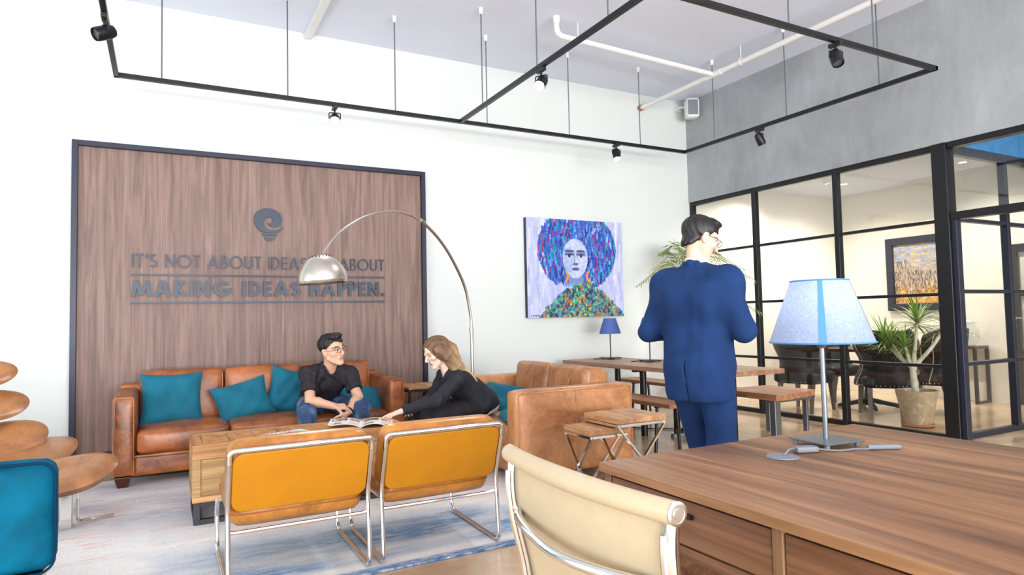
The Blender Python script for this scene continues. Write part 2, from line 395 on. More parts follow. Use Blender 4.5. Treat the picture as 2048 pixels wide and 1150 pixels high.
def sempty(name, loc=(0, 0, 0)):
    o = bpy.data.objects.new(name, None); COL.objects.link(o); o.location = loc; o['_o'] = list(loc); o['kind'] = 'structure'; return o
def copy_tree(o, parent=None):
    c = o.copy(); COL.objects.link(c)
    if parent is not None: c.parent = parent
    for ch in list(o.children): copy_tree(ch, c)
    return c
def dup(o, loc, rz, label):
    c = copy_tree(o); c.location = loc; c.rotation_euler = (0, 0, rz); c['label'] = label; return c
def arc(c, r, a0, a1, n, ax=(1, 0, 0), ay=(0, 0, 1)):
    c, ax, ay = Vector(c), Vector(ax), Vector(ay)
    return [c+ax*r*math.cos(a0+(a1-a0)*i/n)+ay*r*math.sin(a0+(a1-a0)*i/n) for i in range(n+1)]
def fillet(pts, r, n=6, closed=False):
    P = [Vector(p) for p in pts]; out = []; m = len(P)
    for i in range(m):
        if not closed and i in (0, m-1): out.append(P[i]); continue
        a, b, c = P[i-1], P[i], P[(i+1) % m]; d1 = (a-b); d2 = (c-b); rr = min(r, d1.length*.48, d2.length*.48)
        p, q = b+d1.normalized()*rr, b+d2.normalized()*rr
        for k in range(n+1):
            t = k/n; out.append(p*(1-t)**2+b*2*t*(1-t)+q*t*t)
    return out
def spline(pts, n=8):
    P = [Vector(p) for p in pts]; P = [P[0]*2-P[1]]+P+[P[-1]*2-P[-2]]; out = []
    for i in range(1, len(P)-2):
        for k in range(n):
            t = k/n; a, b, c, d = P[i-1:i+3]
            out.append(.5*((2*b)+(c-a)*t+(2*a-5*b+4*c-d)*t*t+(3*b-a-3*c+d)*t**3))
    out.append(P[-2]); return out
# ================================================================ THE SETTING
def room():
    D, WX, ZC, FX = 6.63, 6.34, 4.13, 9.4
    b = MB().box(-3.6, FX+.2, -8.2, D+.2, -.1, 0); struct(obj('floor', b, 'floor_screed', smooth=False))
    b = MB().box(-3.6, FX+.2, -8.2, D+.2, ZC, ZC+.12); struct(obj('ceiling', b, 'ceiling_paint', smooth=False))
    b = MB().box(-3.6, FX+.2, D, D+.15, 0, ZC); struct(obj('wall_back', b, 'white_wall', smooth=False))
    # cream lining of the meeting room on the same back wall
    b = MB().box(WX+.06, FX, D-.02, D-.001, 0, 3.0); struct(obj('wall_meeting', b, 'cream_wall', smooth=False))
    b = MB().box(WX+.1, FX, 3.42, D-.02, 3.0, 3.08); struct(obj('ceiling', b, 'ceiling_paint', smooth=False))
    b = MB().box(FX, FX+.15, -8.2, D, 0, ZC); struct(obj('wall_far', b, 'cream_wall', smooth=False))
    b = MB().box(WX, WX+.1, -8.0, D, 2.74, ZC).box(WX, WX+.1, -8.0, 1.75, 0, 2.74)
    struct(obj('wall_right', b, 'grey_plaster', smooth=False))
    b = MB().box(WX+.1, FX, 3.32, 3.42, 2.74, ZC); struct(obj('wall_partition', b, 'blue_plaster', smooth=False))
    # rear and left walls with their window bands (behind the camera)
    b = MB().box(-3.6, FX, -8.2, -8.05, 0, .25).box(-3.6, FX, -8.2, -8.05, 3.6, ZC)
    for x in (-3.6, 5.6, 6.24, 9.3): b.box(x, x+.2, -8.2, -8.05, .25, 3.6)
    struct(obj('wall_rear', b, 'white_wall', smooth=False))
    b = MB().box(-3.6, -3.45, -8.05, D, 0, .25).box(-3.6, -3.45, -8.05, D, 3.6, ZC).box(-3.6, -3.45, 5.4, D, .25, 3.6).box(-3.6, -3.45, -8.05, -2.2, .25, 3.6)
    struct(obj('wall_left', b, 'white_wall', smooth=False))
    w = sempty('window_3', (1, -8.1, .25))
    for k in range(7): obj('mullion', MB().box(-3.4+k*1.5-.03, -3.4+k*1.5+.03, -8.14, -8.08, .25, 3.6), 'black_metal', w, False)
    obj('transom', MB().box(-3.4, 5.6, -8.14, -8.08, 2.4, 2.46), 'black_metal', w, False)
    w = sempty('window_4', (-3.5, 1.6, .25))
    for k in range(6): obj('mullion', MB().box(-3.55, -3.49, -2.2+k*1.52-.03, -2.2+k*1.52+.03, .25, 3.6), 'black_metal', w, False)
    obj('transom', MB().box(-3.55, -3.49, -2.2, 5.4, 2.4, 2.46), 'black_metal', w, False)
    struct(obj('baseboard_back', MB().box(-3.45, -.8, D-.014, D, 0, .09).box(2.5, WX, D-.014, D, 0, .09), 'white_wall', smooth=False))

    # glass wall of the meeting room, in the plane of the grey wall
    w = sempty('window_1', (WX, 5, 0)); x0, x1 = WX+.02, WX+.08
    ys = [3.42, 4.45, 5.545, 6.60]
    zs = [.03, .672, 1.345, 2.03, 2.71]
    for z, h in ((.0, .05), (.66, .03), (1.33, .03), (2.015, .03), (2.685, .055)):
        for i in range(3):
            obj('rail', MB().box(x0, x1, ys[i], ys[i+1], z, z+h), 'black_metal', w, False, .004)
    for y, hw in ((4.45, .028), (5.545, .028), (6.60, .03)):
        obj('mullion', MB().box(x0-.004, x1+.004, y-hw, y+hw, 0, 2.74), 'black_metal', w, False, .004)
    obj('post', MB().box(WX-.02, WX+.12, 3.30, 3.43, 0, 2.74), 'black_metal', w, False, .006)
    for i in range(3):
        for j in range(4):
            obj('pane', MB().box(WX+.047, WX+.053, ys[i]+.02, ys[i+1]-.02, zs[j]+.02, zs[j+1]-.01), 'glass', w, False)
    # doorway beside it: head bar, transom light, top bar
    d = sempty('door_1', (WX, 2.6, 0))
    obj('head_bar', MB().box(x0-.02, x1+.02, 1.75, 3.30, 2.02, 2.09), 'black_metal', d, False, .004)
    obj('top_bar', MB().box(x0-.02, x1+.02, 1.75, 3.30, 2.685, 2.74), 'black_metal', d, False, .004)
    obj('jamb', MB().box(x0-.01, x1+.01, 3.255, 3.30, 0, 2.03), 'blueblack_metal', d, False, .004)
    obj('jamb', MB().box(x0-.01, x1+.01, 1.75, 1.80, 0, 2.74), 'blueblack_metal', d, False, .004)
    obj('mullion', MB().box(x0, x1, 2.49, 2.53, 2.09, 2.69), 'black_metal', d, False)
    for y0, y1 in ((2.52, 3.29), (1.78, 2.50)): obj('pane', MB().box(WX+.047, WX+.053, y0, y1, 2.09, 2.69), 'glass', d, False)
    # glass partition across, between corridor and meeting room
    w = sempty('window_2', (8, 3.37, 0)); y0, y1 = 3.34, 3.40
    xs = [6.46, 7.46, 8.42, FX]
    for z, h in ((.0, .05), (.672, .035), (1.35, .035), (2.03, .035), (2.66, .08)):
        for i in range(3): obj('rail', MB().box(xs[i], xs[i+1], y0, y1, z, z+h), 'blueblack_metal', w, False, .004)
    for x in xs[1:3]: obj('mullion', MB().box(x-.03, x+.03, y0-.004, y1+.004, 0, 2.7), 'blueblack_metal', w, False, .004)
    zz = [.03, .69, 1.365, 2.05, 2.68]
    for i in range(3):
        for j in range(4): obj('pane', MB().box(xs[i]+.01, xs[i+1]-.01, 3.367, 3.373, zz[j]+.01, zz[j+1]), 'glass', w, False)
    # framed glass door on the far wall
    d = sempty('door_2', (FX, 3.8, 0))
    for ya, yb in ((4.12, 4.24), (3.40, 3.44)): obj('stile', MB().box(FX-.05, FX-.005, ya, yb, .02, 2.0), 'black_metal', d, False, .004)
    for za, zb in ((.02, .1), (.64, .67), (1.35, 1.38), (1.9, 2.0)): obj('rail', MB().box(FX-.045, FX-.01, 3.44, 4.12, za, zb), 'black_metal', d, False)
    obj('pane', MB().box(FX-.03, FX-.024, 3.44, 4.12, .1, 1.9), 'glass', d, False)
    h = obj('handle', MB().lathe([(.03, 0), (.03, .012)], (FX-.05, 4.18, 1.08), axis=(-1, 0, 0)).tube([(FX-.06, 4.18, 1.08), (FX-.11, 4.18, 1.08), (FX-.11, 4.06, 1.08)], .01), 'chrome', d)
    obj('lock', MB().lathe([(.028, 0), (.028, .012)], (FX-.05, 4.18, .98), axis=(-1, 0, 0)), 'chrome', d)
room()

# ---------------------------------------------------------------- slogan panel
ST = {}
def glyphs(w):
    h0, h1 = w/2, 1-w/2
    def A(cx, cy, rx, ry, a0, a1, n=14): return [(cx+rx*math.cos(math.radians(a0+(a1-a0)*i/n)), cy+ry*math.sin(math.radians(a0+(a1-a0)*i/n))) for i in range(n+1)]
    V = lambda x: [(x, 0), (x, 1)]
    o = w/2; m = .52
    G = {'I': ([V(o)], w), "'": ([[(o, .68), (o, 1)]], w),
         'T': ([[(0, h1), (.54, h1)], [(.27, 0), (.27, h1)]], .54),
         'N': ([V(o), [(o, 1-w*.2), (.72-o, w*.2)], V(.72-o)], .72),
         'O': ([A(.5, .5, .5-o+.01, .5-o+.01, 0, 360, 32)], 1.0),
         'A': ([[(o*.8, 0), (.41, 1-w*.1)], [(.41, 1-w*.1), (.82-o*.8, 0)], [(.17+o*.5, .3), (.65-o*.5, .3)]], .82),
         'B': ([V(o), [(o, h1), (.25, h1)]+A(.25, (1+m)/2, .2-o*.3, (h1-m)/2, 90, -90)+[(o, m)], [(o, m), (.28, m)]+A(.28, (m+h0)/2, .24-o*.3, (m-h0)/2, 90, -90)+[(o, h0)]], .54),
         'U': ([[(o, 1), (o, .3)]+A(.32, .3, .32-o, .3-h0, 180, 360)+[(.64-o, 1)]], .64),
         'D': ([V(o), [(o, h1), (.22, h1)]+A(.22, .5, .46-o, h1-.5, 90, -90)+[(o, h0)]], .68),
         'E': ([V(o), [(o, h1), (.46, h1)], [(o, m), (.44, m)], [(o, h0), (.46, h0)]], .47),
         'S': ([A(.25, .74, .2-o*.25, h1-.74, 35, 270, 16)[:-1]+A(.25, .5-(.5-h0)/2+.0, .23-o*.25, (.48-h0)/2+.005, 90, -145, 16)], .5),
         'M': ([[(o*.8, 0), (.13+o*.6, 1-w*.1)], [(.13+o*.6, 1-w*.1), (.47, w*.4)], [(.47, w*.4), (.81-o*.6, 1-w*.1)], [(.81-o*.6, 1-w*.1), (.94-o*.8, 0)]], .94),
         'K': ([V(o), [(o, .42), (.56-o*.6, 1-o*.5)], [(o+.1, .5), (.62-o*.6, o*.5)]], .62),
         'G': ([A(.5, .5, .5-o, .5-o, 42, 345, 28)+[], [(.52, .42), (1.0-o*.3, .42)]], .98),
         'H': ([V(o), V(.62-o), [(o, m), (.62-o, m)]], .62),
         'P': ([V(o), [(o, h1), (.26, h1)]+A(.26, (1+.44)/2, .24-o*.3, (h1-.44)/2, 90, -90)+[(o, .44)]], .52),
         '.': ([[(o, 0), (o, w)]], w)}
    return G
def ribbon(mb, pts, w, map0, map1):
    P = [Vector(p) for p in pts]; q = [P[0]]
    for p in P[1:]:
        if (p-q[-1]).length > 1e-4: q.append(p)
    P = q; m = len(P); closed = (P[0]-P[-1]).length < 1e-3
    if closed: P = P[:-1]; m -= 1
    L_, R_ = [], []
    for i in range(m):
        a = P[(i-1) % m] if (closed or i) else P[i]; b = P[(i+1) % m] if (closed or i < m-1) else P[i]
        d1 = (P[i]-a).normalized() if (P[i]-a).length > 0 else (b-P[i]).normalized(); d2 = (b-P[i]).normalized() if (b-P[i]).length > 0 else d1
        d = (d1+d2).normalized(); nn = Vector((-d.y, d.x)); k = 1/max(.45, d.dot(d1))
        L_.append(P[i]+nn*w/2*k); R_.append(P[i]-nn*w/2*k)
    vs = []
    for f in (map0, map1):
        for p in L_: vs.append(f(p.x, p.y))
        for p in R_: vs.append(f(p.x, p.y))
    fs = []; o2 = 2*m
    for i in range(m if closed else m-1):
        j = (i+1) % m
        fs += [(i, j, m+j, m+i)[::-1], (o2+i, o2+j, o2+m+j, o2+m+i), (i, j, o2+j, o2+i), (m+i, o2+m+i, o2+m+j, m+j)]
    if not closed: fs += [(0, m, o2+m, o2)[::-1], (m-1, 2*m-1, o2+2*m-1, o2+m-1)]
    mb.add(vs, fs)
def text_parts(root, s, x0, x1, z0, z1, w, gap, word, y0, y1):
    G = glyphs(w); X = 0; items = []
    for ch in s:
        if ch == ' ': X += word; continue
        st, ad = G[ch]; items.append((ch, X, st)); X += ad+gap
    X -= gap; kx = (x1-x0)/X; kz = z1-z0
    for ch, xo, st in items:
        mb = MB()
        for i, pts in enumerate(st):
            # ribbons are widened in real units so that the horizontal squeeze keeps the stroke weight
            pp = [((xo+p[0])*kx/kz, p[1]) for p in pts]; e = i*.0004
            ribbon(mb, pp, w*.98, lambda a, b: (x0+a*kz, y1+e, z0+b*kz), lambda a, b: (x0+a*kz, y0-e, z0+b*kz))
        o = obj('letter', mb, 'letter_paint', root, False)
def slogan():
    D = 6.63
    t = thing('slogan_panel', 'large walnut wall panel in a dark frame with slogan lettering above the sofa', 'wall panel', (.9, D, .1))
    X0, X1, Z0, Z1 = -.69, 2.485, .1, 2.806
    obj('backing', MB().box(X0+.03, X1-.03, D-.045, D-.002, Z0+.02, Z1-.03), 'panel_wood', t, False)
    for q in ((X0, X0+.045, Z0, Z1), (X1-.045, X1, Z0, Z1), (X0+.045, X1-.045, Z1-.045, Z1), (X0+.045, X1-.045, Z0, Z0+.045)):
        obj('frame_bar', MB().box(q[0], q[1], D-.09, D-.002, q[2], q[3]), 'blueblack_metal', t, False, .003)
    ya, yb = D-.063, D-.045
    text_parts(t, "IT'S NOT ABOUT IDEAS IT'S ABOUT", -.247, 2.026, 1.727, 1.847, .115, .17, .42, ya, yb)
    text_parts(t, "MAKING IDEAS HAPPEN.", -.247, 2.024, 1.467, 1.612, .215, .13, .42, ya-.004, yb)
    for z in (1.66, 1.412): obj('rule', MB().box(-.255, 2.026, ya, yb, z-.008, z+.008), 'letter_paint', t, False)
    k = .275/313; cx, cz = .8865, 2.157
    f0 = lambda x, y: (cx+(x-284)*k, D-.045, cz-(y-265)*k); f1 = lambda x, y: (cx+(x-284)*k, D-.068, cz-(y-265)*k)
    bulb = [(438,275),(430,306),(405,335),(370,356),(215,356),(170,312),(143,260),(134,205),(148,152),(183,110),(232,90),(285,84),(340,95),(390,125),(420,170),(428,215),(414,256),(385,282),(350,293),(312,286),(285,266),(277,245),(290,252),(308,247),(325,232),(331,210),(320,190),(298,184),(266,190),(245,213),(236,248),(243,285),(266,311),(300,325),(345,328),(390,315),(420,294)]
    def smooth(poly):
        q = []
        for i in range(len(poly)):
            a, b = poly[i], poly[(i+1) % len(poly)]
            q += [(a[0]*.75+b[0]*.25, a[1]*.75+b[1]*.25), (a[0]*.25+b[0]*.75, a[1]*.25+b[1]*.75)]
        return q
    e = sub = obj('emblem', MB().prism(smooth(bulb)[::-1], f0, f1), 'letter_paint', t, False)
    obj('emblem_base', MB().prism([(218,366),(374,366),(375,374),(366,386),(228,388),(219,376)][::-1], f0, f1), 'letter_paint', e, False)
    obj('emblem_base', MB().prism([(238,402),(356,402),(352,420),(330,432),(310,445),(280,445),(258,432),(243,420)][::-1], f0, f1), 'letter_paint', e, False)
slogan()

# ---------------------------------------------------------------- paintings
def paint_plate(name, nu, nv, P, fn, parent, mat='painted_canvas'):
    mb = MB().grid(nu, nv, P); u, v = np.meshgrid(np.linspace(0, 1, nu), np.linspace(0, 1, nv))
    c = fn(u.ravel(), v.ravel()); c = np.clip(c, 0, 255)/255; c = np.where(c <= .04045, c/12.92, ((c+.055)/1.055)**2.4)
    return obj(name, mb, mat, parent, True, cols=c)
def strokes(img, u, v, n, area_fn, pal, lw, lh, jit, seed, alpha=.85):
    r = np.random.default_rng(seed)
    for _ in range(n):
        x, y = r.random(), r.random()
        if not area_fn(x, y): continue
        w, h, a = lw*(.5+r.random()), lh*(.4+r.random()), jit*(r.random()-.5)
        dx, dy = u-x, v-y
        s = np.abs(dx*math.cos(a)+dy*math.sin(a)) < w; s &= np.abs(-dx*math.sin(a)+dy*math.cos(a)) < h
        c = np.array(pal[r.integers(len(pal))])*(.85+.3*r.random()); img[s] = img[s]*(1-alpha)+c*alpha
def portrait_img(u, v):
    r = np.random.default_rng(3); img = np.zeros((len(u), 3))+np.array([182, 190, 232.])
    strokes(img, u, v, 500, lambda x, y: True, [(196, 204, 240), (172, 182, 228), (188, 186, 226), (206, 214, 244)], .012, .09, .15, 1, .5)
    def hair(x, y): return ((x-.515)/.405)**2+((y-.69)/.42)**2 < 1 and not (y < .34 and abs(x-.48) < .22)
    H = ((u-.515)/.41)**2+((v-.69)/.425)**2 < 1; H &= ~((v < .36) & (abs(u-.48) < .2)); img[H] = [66, 84, 178]
    pal = [(50, 96, 206), (40, 66, 156), (90, 146, 230), (60, 70, 160), (30, 130, 180), (20, 150, 165), (60, 110, 214), (150, 184, 240), (36, 44, 100), (176, 44, 104), (96, 96, 196), (44, 84, 190)]
    strokes(img, u, v, 3200, hair, pal, .0075, .035, .5, 2, .85)
    def body(x, y): return y < .36 and abs(x-.56) < .11+max(0, .30-y)*.95+.06*(y < .28)
    Bm = (v < .36) & (abs(u-.56) < .11+np.maximum(0, .30-v)*.95+.06*(v < .28)); img[Bm] = [62, 92, 118]
    pal2 = [(50, 80, 110), (90, 160, 120), (60, 120, 190), (170, 196, 90), (40, 56, 78), (80, 190, 170), (200, 110, 60), (120, 150, 170), (46, 70, 100)]
    strokes(img, u, v, 4500, body, pal2, .009, .02, 1.6, 4, .85)
    x, y = (u-.487)/.130, (v-.60)/.205
    F = (x*x+y*y*(1+.25*(y < 0)*x*x) < 1); img[F] = [186, 198, 232]
    nz = np.sin(u*70+3*np.sin(v*40))*np.sin(v*55+u*30); img[F] += (nz[F]*14)[:, None]
    sh = F & (x < -.25) & (y < .55) & (y > -.7); img[sh] -= [22, 18, 8]
    def ell(cx, cy, rx, ry, c, a=1.):
        m = ((x-cx)/rx)**2+((y-cy)/ry)**2 < 1; img[m] = img[m]*(1-a)+np.array(c)*a
    for s in (-1, 1):
        ell(.46*s, .22, .40, .16, (92, 106, 156), .75); ell(.46*s, .12, .24, .055, (190, 200, 226)); ell(.47*s, .12, .10, .07, (30, 38, 70))
        ell(.46*s, .20, .30, .03, (36, 40, 76)); m = (abs(y-(.40-.25*(x-.46*s)**2)) < .035) & (abs(x-.46*s) < .36); img[m] = [52, 58, 104]
    m = (abs(x+.06) < .06) & (y < .3) & (y > -.22) & F; img[m] = img[m]*.6+np.array([90, 104, 150])*.4
    ell(.0, -.28, .22, .08, (96, 108, 150), .8); ell(-.1, -.28, .05, .035, (40, 44, 72)); ell(.11, -.28, .05, .035, (40, 44, 72))
    ell(.0, -.53, .30, .085, (92, 98, 150)); m = (abs(y+.525) < .014) & (abs(x) < .28); img[m] = [44, 46, 84]
    nk = (v < .42) & (v > .345) & (abs(u-.49) < .075); img[nk & ~F] = [120, 140, 196]
    for ex, sgn in ((.385, 1), (.625, -1)):
        m = (abs(u-(ex+sgn*.022*np.sin((.47-v)*30))) < .011) & (v < .47) & (v > .355); img[m] = [226, 150, 60]
    m = (v < .028) & (v > .012) & (u > .03) & (u < .12) & (np.sin(u*260) > -.4); img[m] = [60, 64, 100]
    return img
def city_img(u, v):
    img = np.zeros((len(u), 3)); img += np.outer(v, [150, 158, 182])+np.outer(1-v, [196, 146, 84])
    strokes(img, u, v, 500, lambda x, y: y > .55, [(150, 160, 190), (200, 178, 140), (222, 176, 92), (170, 170, 190), (128, 140, 172)], .06, .012, .3, 11, .6)
    strokes(img, u, v, 1500, lambda x, y: y < .62+.12*math.sin(7*x) and y > .1, [(92, 92, 100), (60, 66, 74), (150, 140, 134), (214, 168, 96), (150, 140, 146), (112, 104, 106), (186, 170, 160), (84, 88, 96)], .009, .03, .2, 12, .75)
    strokes(img, u, v, 400, lambda x, y: y < .28, [(226, 160, 58), (200, 128, 44), (236, 190, 104), (120, 92, 60)], .03, .014, .5, 13, .7)
    return img
def paintings():
    D = 6.63
    t = thing('portrait_painting', 'square unframed canvas of a blue-haired woman with orange earrings on the white wall', 'painting', (4.43, D, 1.8))
    x0, x1, z0, z1 = 3.735, 5.13, 1.209, 2.39
    obj('canvas', MB().box(x0, x1, D-.06, D-.003, z0, z1), 'blueblack_metal', t, False)
    paint_plate('painted_face', 240, 204, lambda a, b: (x0+a*(x1-x0), D-.0615, z0+b*(z1-z0)), portrait_img, t)
    t = thing('framed_painting', 'abstract gold and grey city painting in a wide dark frame in the glass room', 'painting', (9.4, 5.1, 1.7))
    X = 9.4; ya, yb, za, zb = 4.90, 5.775, 1.20, 2.25
    for q in ((ya, ya+.1, za, zb), (yb-.1, yb, za, zb), (ya+.1, yb-.1, za, za+.1), (ya+.1, yb-.1, zb-.1, zb)):
        obj('frame_bar', MB().box(X-.06, X-.003, q[0], q[1], q[2], q[3]), 'blueblack_metal', t, False, .006)
    obj('backing', MB().box(X-.02, X-.003, ya+.1, yb-.1, za+.1, zb-.1), 'blueblack_metal', t, False)
    paint_plate('painted_scene', 150, 120, lambda a, b: (X-.022, yb-.1-a*(yb-ya-.2), za+.1+b*(zb-za-.2)), city_img, t)
paintings()
# ================================================================ CEILING: track frame, spots, pipes
def ceiling_things():
    ZT, ZC = 3.19, 4.13
    XL, XM, XR, YF, YN = -.335, 2.62, 5.60, 5.89, 2.97
    t = thing('lighting_track', 'black rectangular lighting track frame hung on thin rods under the ceiling', 'track', (2.6, 4.4, ZT))
    for a, b in (((XL, YF), (XR, YF)), ((XL, -.2), (XL, YF)), ((XM, YN), (XM, YF)), ((XR, YN), (XR, YF)), ((XM, YN), (XR, YN))):
        h = .018
        obj('rail', MB().box(min(a[0], b[0])-h, max(a[0], b[0])+h, min(a[1], b[1])-h, max(a[1], b[1])+h, ZT-.018, ZT+.018), 'black_metal', t, False, .003)
    for x, y in ((-.02, YF), (.96, YF), (1.945, YF), (2.92, YF), (3.925, YF), (4.915, YF), (XM, 5.375), (XM, 4.37), (XM, 3.43), (5.56, 5.36), (5.58, 4.4), (5.6, 3.44), (4.79, YN), (3.83, YN)):
        r = obj('rod', MB().tube([(x, y, ZT+.018), (x, y, ZC)], .006, 6), 'grey_steel', t)
        obj('cup', MB().lathe([(.012, 0), (.02, .02), (.02, .06)], (x, y, ZC-.06), 10), 'white_plastic', r)
    # spots: position on the track, aim, lit
    sp = [((XL, 4.73), (-.75, -.35, -.45), 0, 'black track spotlight at the far left end of the frame, turned sideways'),
          ((1.37, YF), (-.2, -.85, -.62), 1, 'glowing track spotlight on the rail above the walnut panel'),
          ((XM, 4.31), (-.62, -.45, -.7), 1, 'lit track spotlight on the middle diagonal-looking cross rail'),
          ((4.56, YF), (-.1, -.38, -1), 1, 'lit track spotlight on the rear rail above the portrait'),
          ((4.33, YN), (-.15, -.35, -.8), 0, 'unlit black track spotlight on the near rail, against the grey wall'),
          ((5.6, 4.76), (.5, -.1, -1), 0, 'small unlit track spotlight on the right-hand rail before the grey wall')]
    for (x, y), d, lit, lab in sp:
        z = ZT-.018; s = thing('track_spotlight', lab, 'spotlight', (x, y, z), 'spotlights on the ceiling track')
        d = Vector(d).normalized(); c = Vector((x, y, z-.115))
        obj('adapter', MB().box(x-.018, x+.018, y-.05, y+.05, z-.03, z), 'black_plastic', s, False, .004)
        side = d.cross(Vector((0, 0, 1))); side = side.normalized() if side.length > .1 else Vector((1, 0, 0))
        obj('yoke', MB().tube([(x, y, z-.02), (x, y, z-.055)], .008, 8).tube(fillet([c+side*.05, c+side*.05+Vector((0, 0, .055)), c-side*.05+Vector((0, 0, .055)), c-side*.05], .012, 4), .005, 6), 'black_metal', s)
        can = obj('can', MB().lathe([(.012, -.075), (.036, -.06), (.044, -.03), (.044, .05), (.04, .062)], c, 18, cap1=False, axis=d).lathe([(.041, .055), (.038, -.0)], c, 18, False, False, axis=d), 'black_metal', s)
        obj('lens', MB().lathe([(.001, .046), (.038, .046)], c, 18, False, False, axis=d), 'lamp_glow' if lit else 'grey_steel', can)
        if lit:
            l = bpy.data.lights.new('spot_beam', 'SPOT'); l.energy = 45; l.spot_size = 1.5; l.spot_blend = .6; l.color = (1, .9, .78); l.shadow_soft_size = .03
            o = bpy.data.objects.new('spot_beam', l); COL.objects.link(o); o.location = c+d*.075
            o.rotation_euler = d.to_track_quat('-Z', 'Y').to_euler()
    # white sprinkler pipes
    t = thing('sprinkler_pipe', 'white sprinkler pipes with an elbow, hung below the ceiling near the grey wall', 'pipe', (5.5, 5.3, 3.95))
    z = 3.95; X = 5.54
    obj('branch_pipe', MB().tube(fillet([(3.36, 5.22, z+.17), (3.36, 5.22, z), (X, 5.33, z)], .08, 6), .028, 12), 'white_plastic', t)
    obj('main_pipe', MB().tube([(X, -1.5, z-.005), (X, 6.60, z-.005)], .03, 12), 'white_plastic', t)
    obj('coupling', MB().tube([(3.36, 5.22, z+.12), (3.36, 5.22, z+.18)], .034, 12), 'white_plastic', t)
    obj('coupling', MB().tube([(X, 5.2, z-.005), (X, 5.46, z-.005)], .036, 12), 'white_plastic', t)
    obj('wall_collar', MB().tube([(X, 6.585, z-.005), (X, 6.628, z-.005)], .04, 12), 'copper', t)
    for x, y in ((3.62, 5.235), (X, 4.92), (X, 2.2)):
        obj('hanger', MB().tube([(x, y, z+.03), (x, y, ZC)], .005, 6).tube(arc((x, y, z), .036, 0, 2*PI, 14), .005, 6), 'white_plastic', t)
    tag(obj('ceiling_conduit', MB().box(1.24, 1.31, -1, 6.62, 4.07, 4.128), 'white_plastic', smooth=False, bevel=.006), 'white boxed conduit running along the ceiling from the rear wall', 'conduit')
    t = thing('wall_speaker', 'small white loudspeaker on a bracket in the upper corner of the walls', 'speaker', (6.2, 6.45, 4.0))
    R = Matrix.Rotation(-.5, 3, 'Z')
    b = MB().soft((6.2, 6.36, 3.95), (.17, .15, .26), .03, .004, 6, R)
    o = obj('body', b, 'white_plastic', t)
    obj('bracket', MB().tube([(6.27, 6.44, 4.01), (6.20, 6.58, 4.03), (6.20, 6.625, 4.03)], .018, 8).box(6.15, 6.25, 6.60, 6.628, 3.98, 4.08), 'white_plastic', t)
    obj('grille', MB().soft((6.2-.04, 6.36-.066, 3.95), (.13, .01, .2), .004, 0, 4, R), 'grey_plastic', t)
ceiling_things()

# ================================================================ RUG AND SEATING
def rug():
    x0, x1, y0, y1 = -1.75, 2.62, 3.1, 6.0
    o = obj('area_rug', MB().soft(((x0+x1)/2, (y0+y1)/2, .006), (x1-x0, y1-y0, .012), .005, 0, 8), 'rug_weave', None, True)
    # origin at the near left corner so that the weave is laid out from there
    o.data.transform(Matrix.Translation((-x0, -y0, 0))); o.location = (x0, y0, 0)
    tag(o, 'large faded blue, cream and pink streaked rug under the seating group', 'rug')
rug()
Rz = lambda a: Matrix.Rotation(a, 3, 'Z')
def leg_taper(parent, x, y, z0, z1, mat='foot_wood', a0=.07, a1=.11):
    obj('leg', MB().frustum((x, y, z0), a0, a0, (x, y, z1), a1, a1), mat, parent, False, .004)
FL = .012   # rug surface
def sofa():
    t = thing('leather_sofa', 'three-seat tan leather sofa against the walnut panel', 'sofa', (.8, 6.1, 0))
    x0, x1, y0, y1 = -.33, 1.92, 5.64, 6.50; aw = .155
    L = 'sofa_leather'
    obj('base', MB().soft(((x0+x1)/2, (y0+y1)/2+.02, .165), (x1-x0-.04, y1-y0-.06, .17), .02, .004, 8), L, t)
    obj('front_rail', MB().soft(((x0+x1)/2, y0+.05, .232), (x1-x0-2*aw+.02, .08, .03), .012, .002, 8), L, t)
    for xa in (x0+aw/2, x1-aw/2):
        a = obj('arm', MB().soft((xa, (y0+y1)/2, .39), (aw, y1-y0, .60), .035, (.006, .008), 10, pz=.008), L, t)
        obj('piping', MB().tube(fillet([(xa-aw/2+.016, y0+.003, .1), (xa-aw/2+.016, y0+.003, .675), (xa+aw/2-.016, y0+.003, .675), (xa+aw/2-.016, y0+.003, .1)], .03, 4), .005, 6), L, a)
    obj('backrest', MB().soft(((x0+x1)/2, y1-.08, .42), (x1-x0-.02, .16, .62), .04, .004, 8), L, t)
    w = (x1-x0-2*aw)/3
    for k in range(3):
        xc = x0+aw+w*(k+.5)
        s = obj('seat_cushion', MB().soft((xc, 5.96, .335), (w-.005, .66, .165), .032, (.003, .010), 14, pz=.022, wr=.005), L, t)
        obj('piping', MB().tube(fillet([(xc-w/2+.012, 5.64, .398), (xc+w/2-.012, 5.64, .398)], .01), .0045, 6), L, s)
        c = obj('back_cushion', MB().soft((xc, 6.29, .60), (w-.008, .19, .44), .035, (.002, .022), 14, Matrix.Rotation(-.13, 3, 'X'), pz=.010, wr=.0), L, t)
        obj('piping', MB().tube(fillet([(xc-w/2+.014, 6.185, .44), (xc-w/2+.014, 6.232, .80), (xc+w/2-.014, 6.232, .80), (xc+w/2-.014, 6.185, .44)], .02, 5), .0045, 6), L, c)
    for x in (x0+.07, x1-.07):
        for y in (y0+.06, y1-.06): leg_taper(t, x, y, FL if y < 6 else .0, .09)
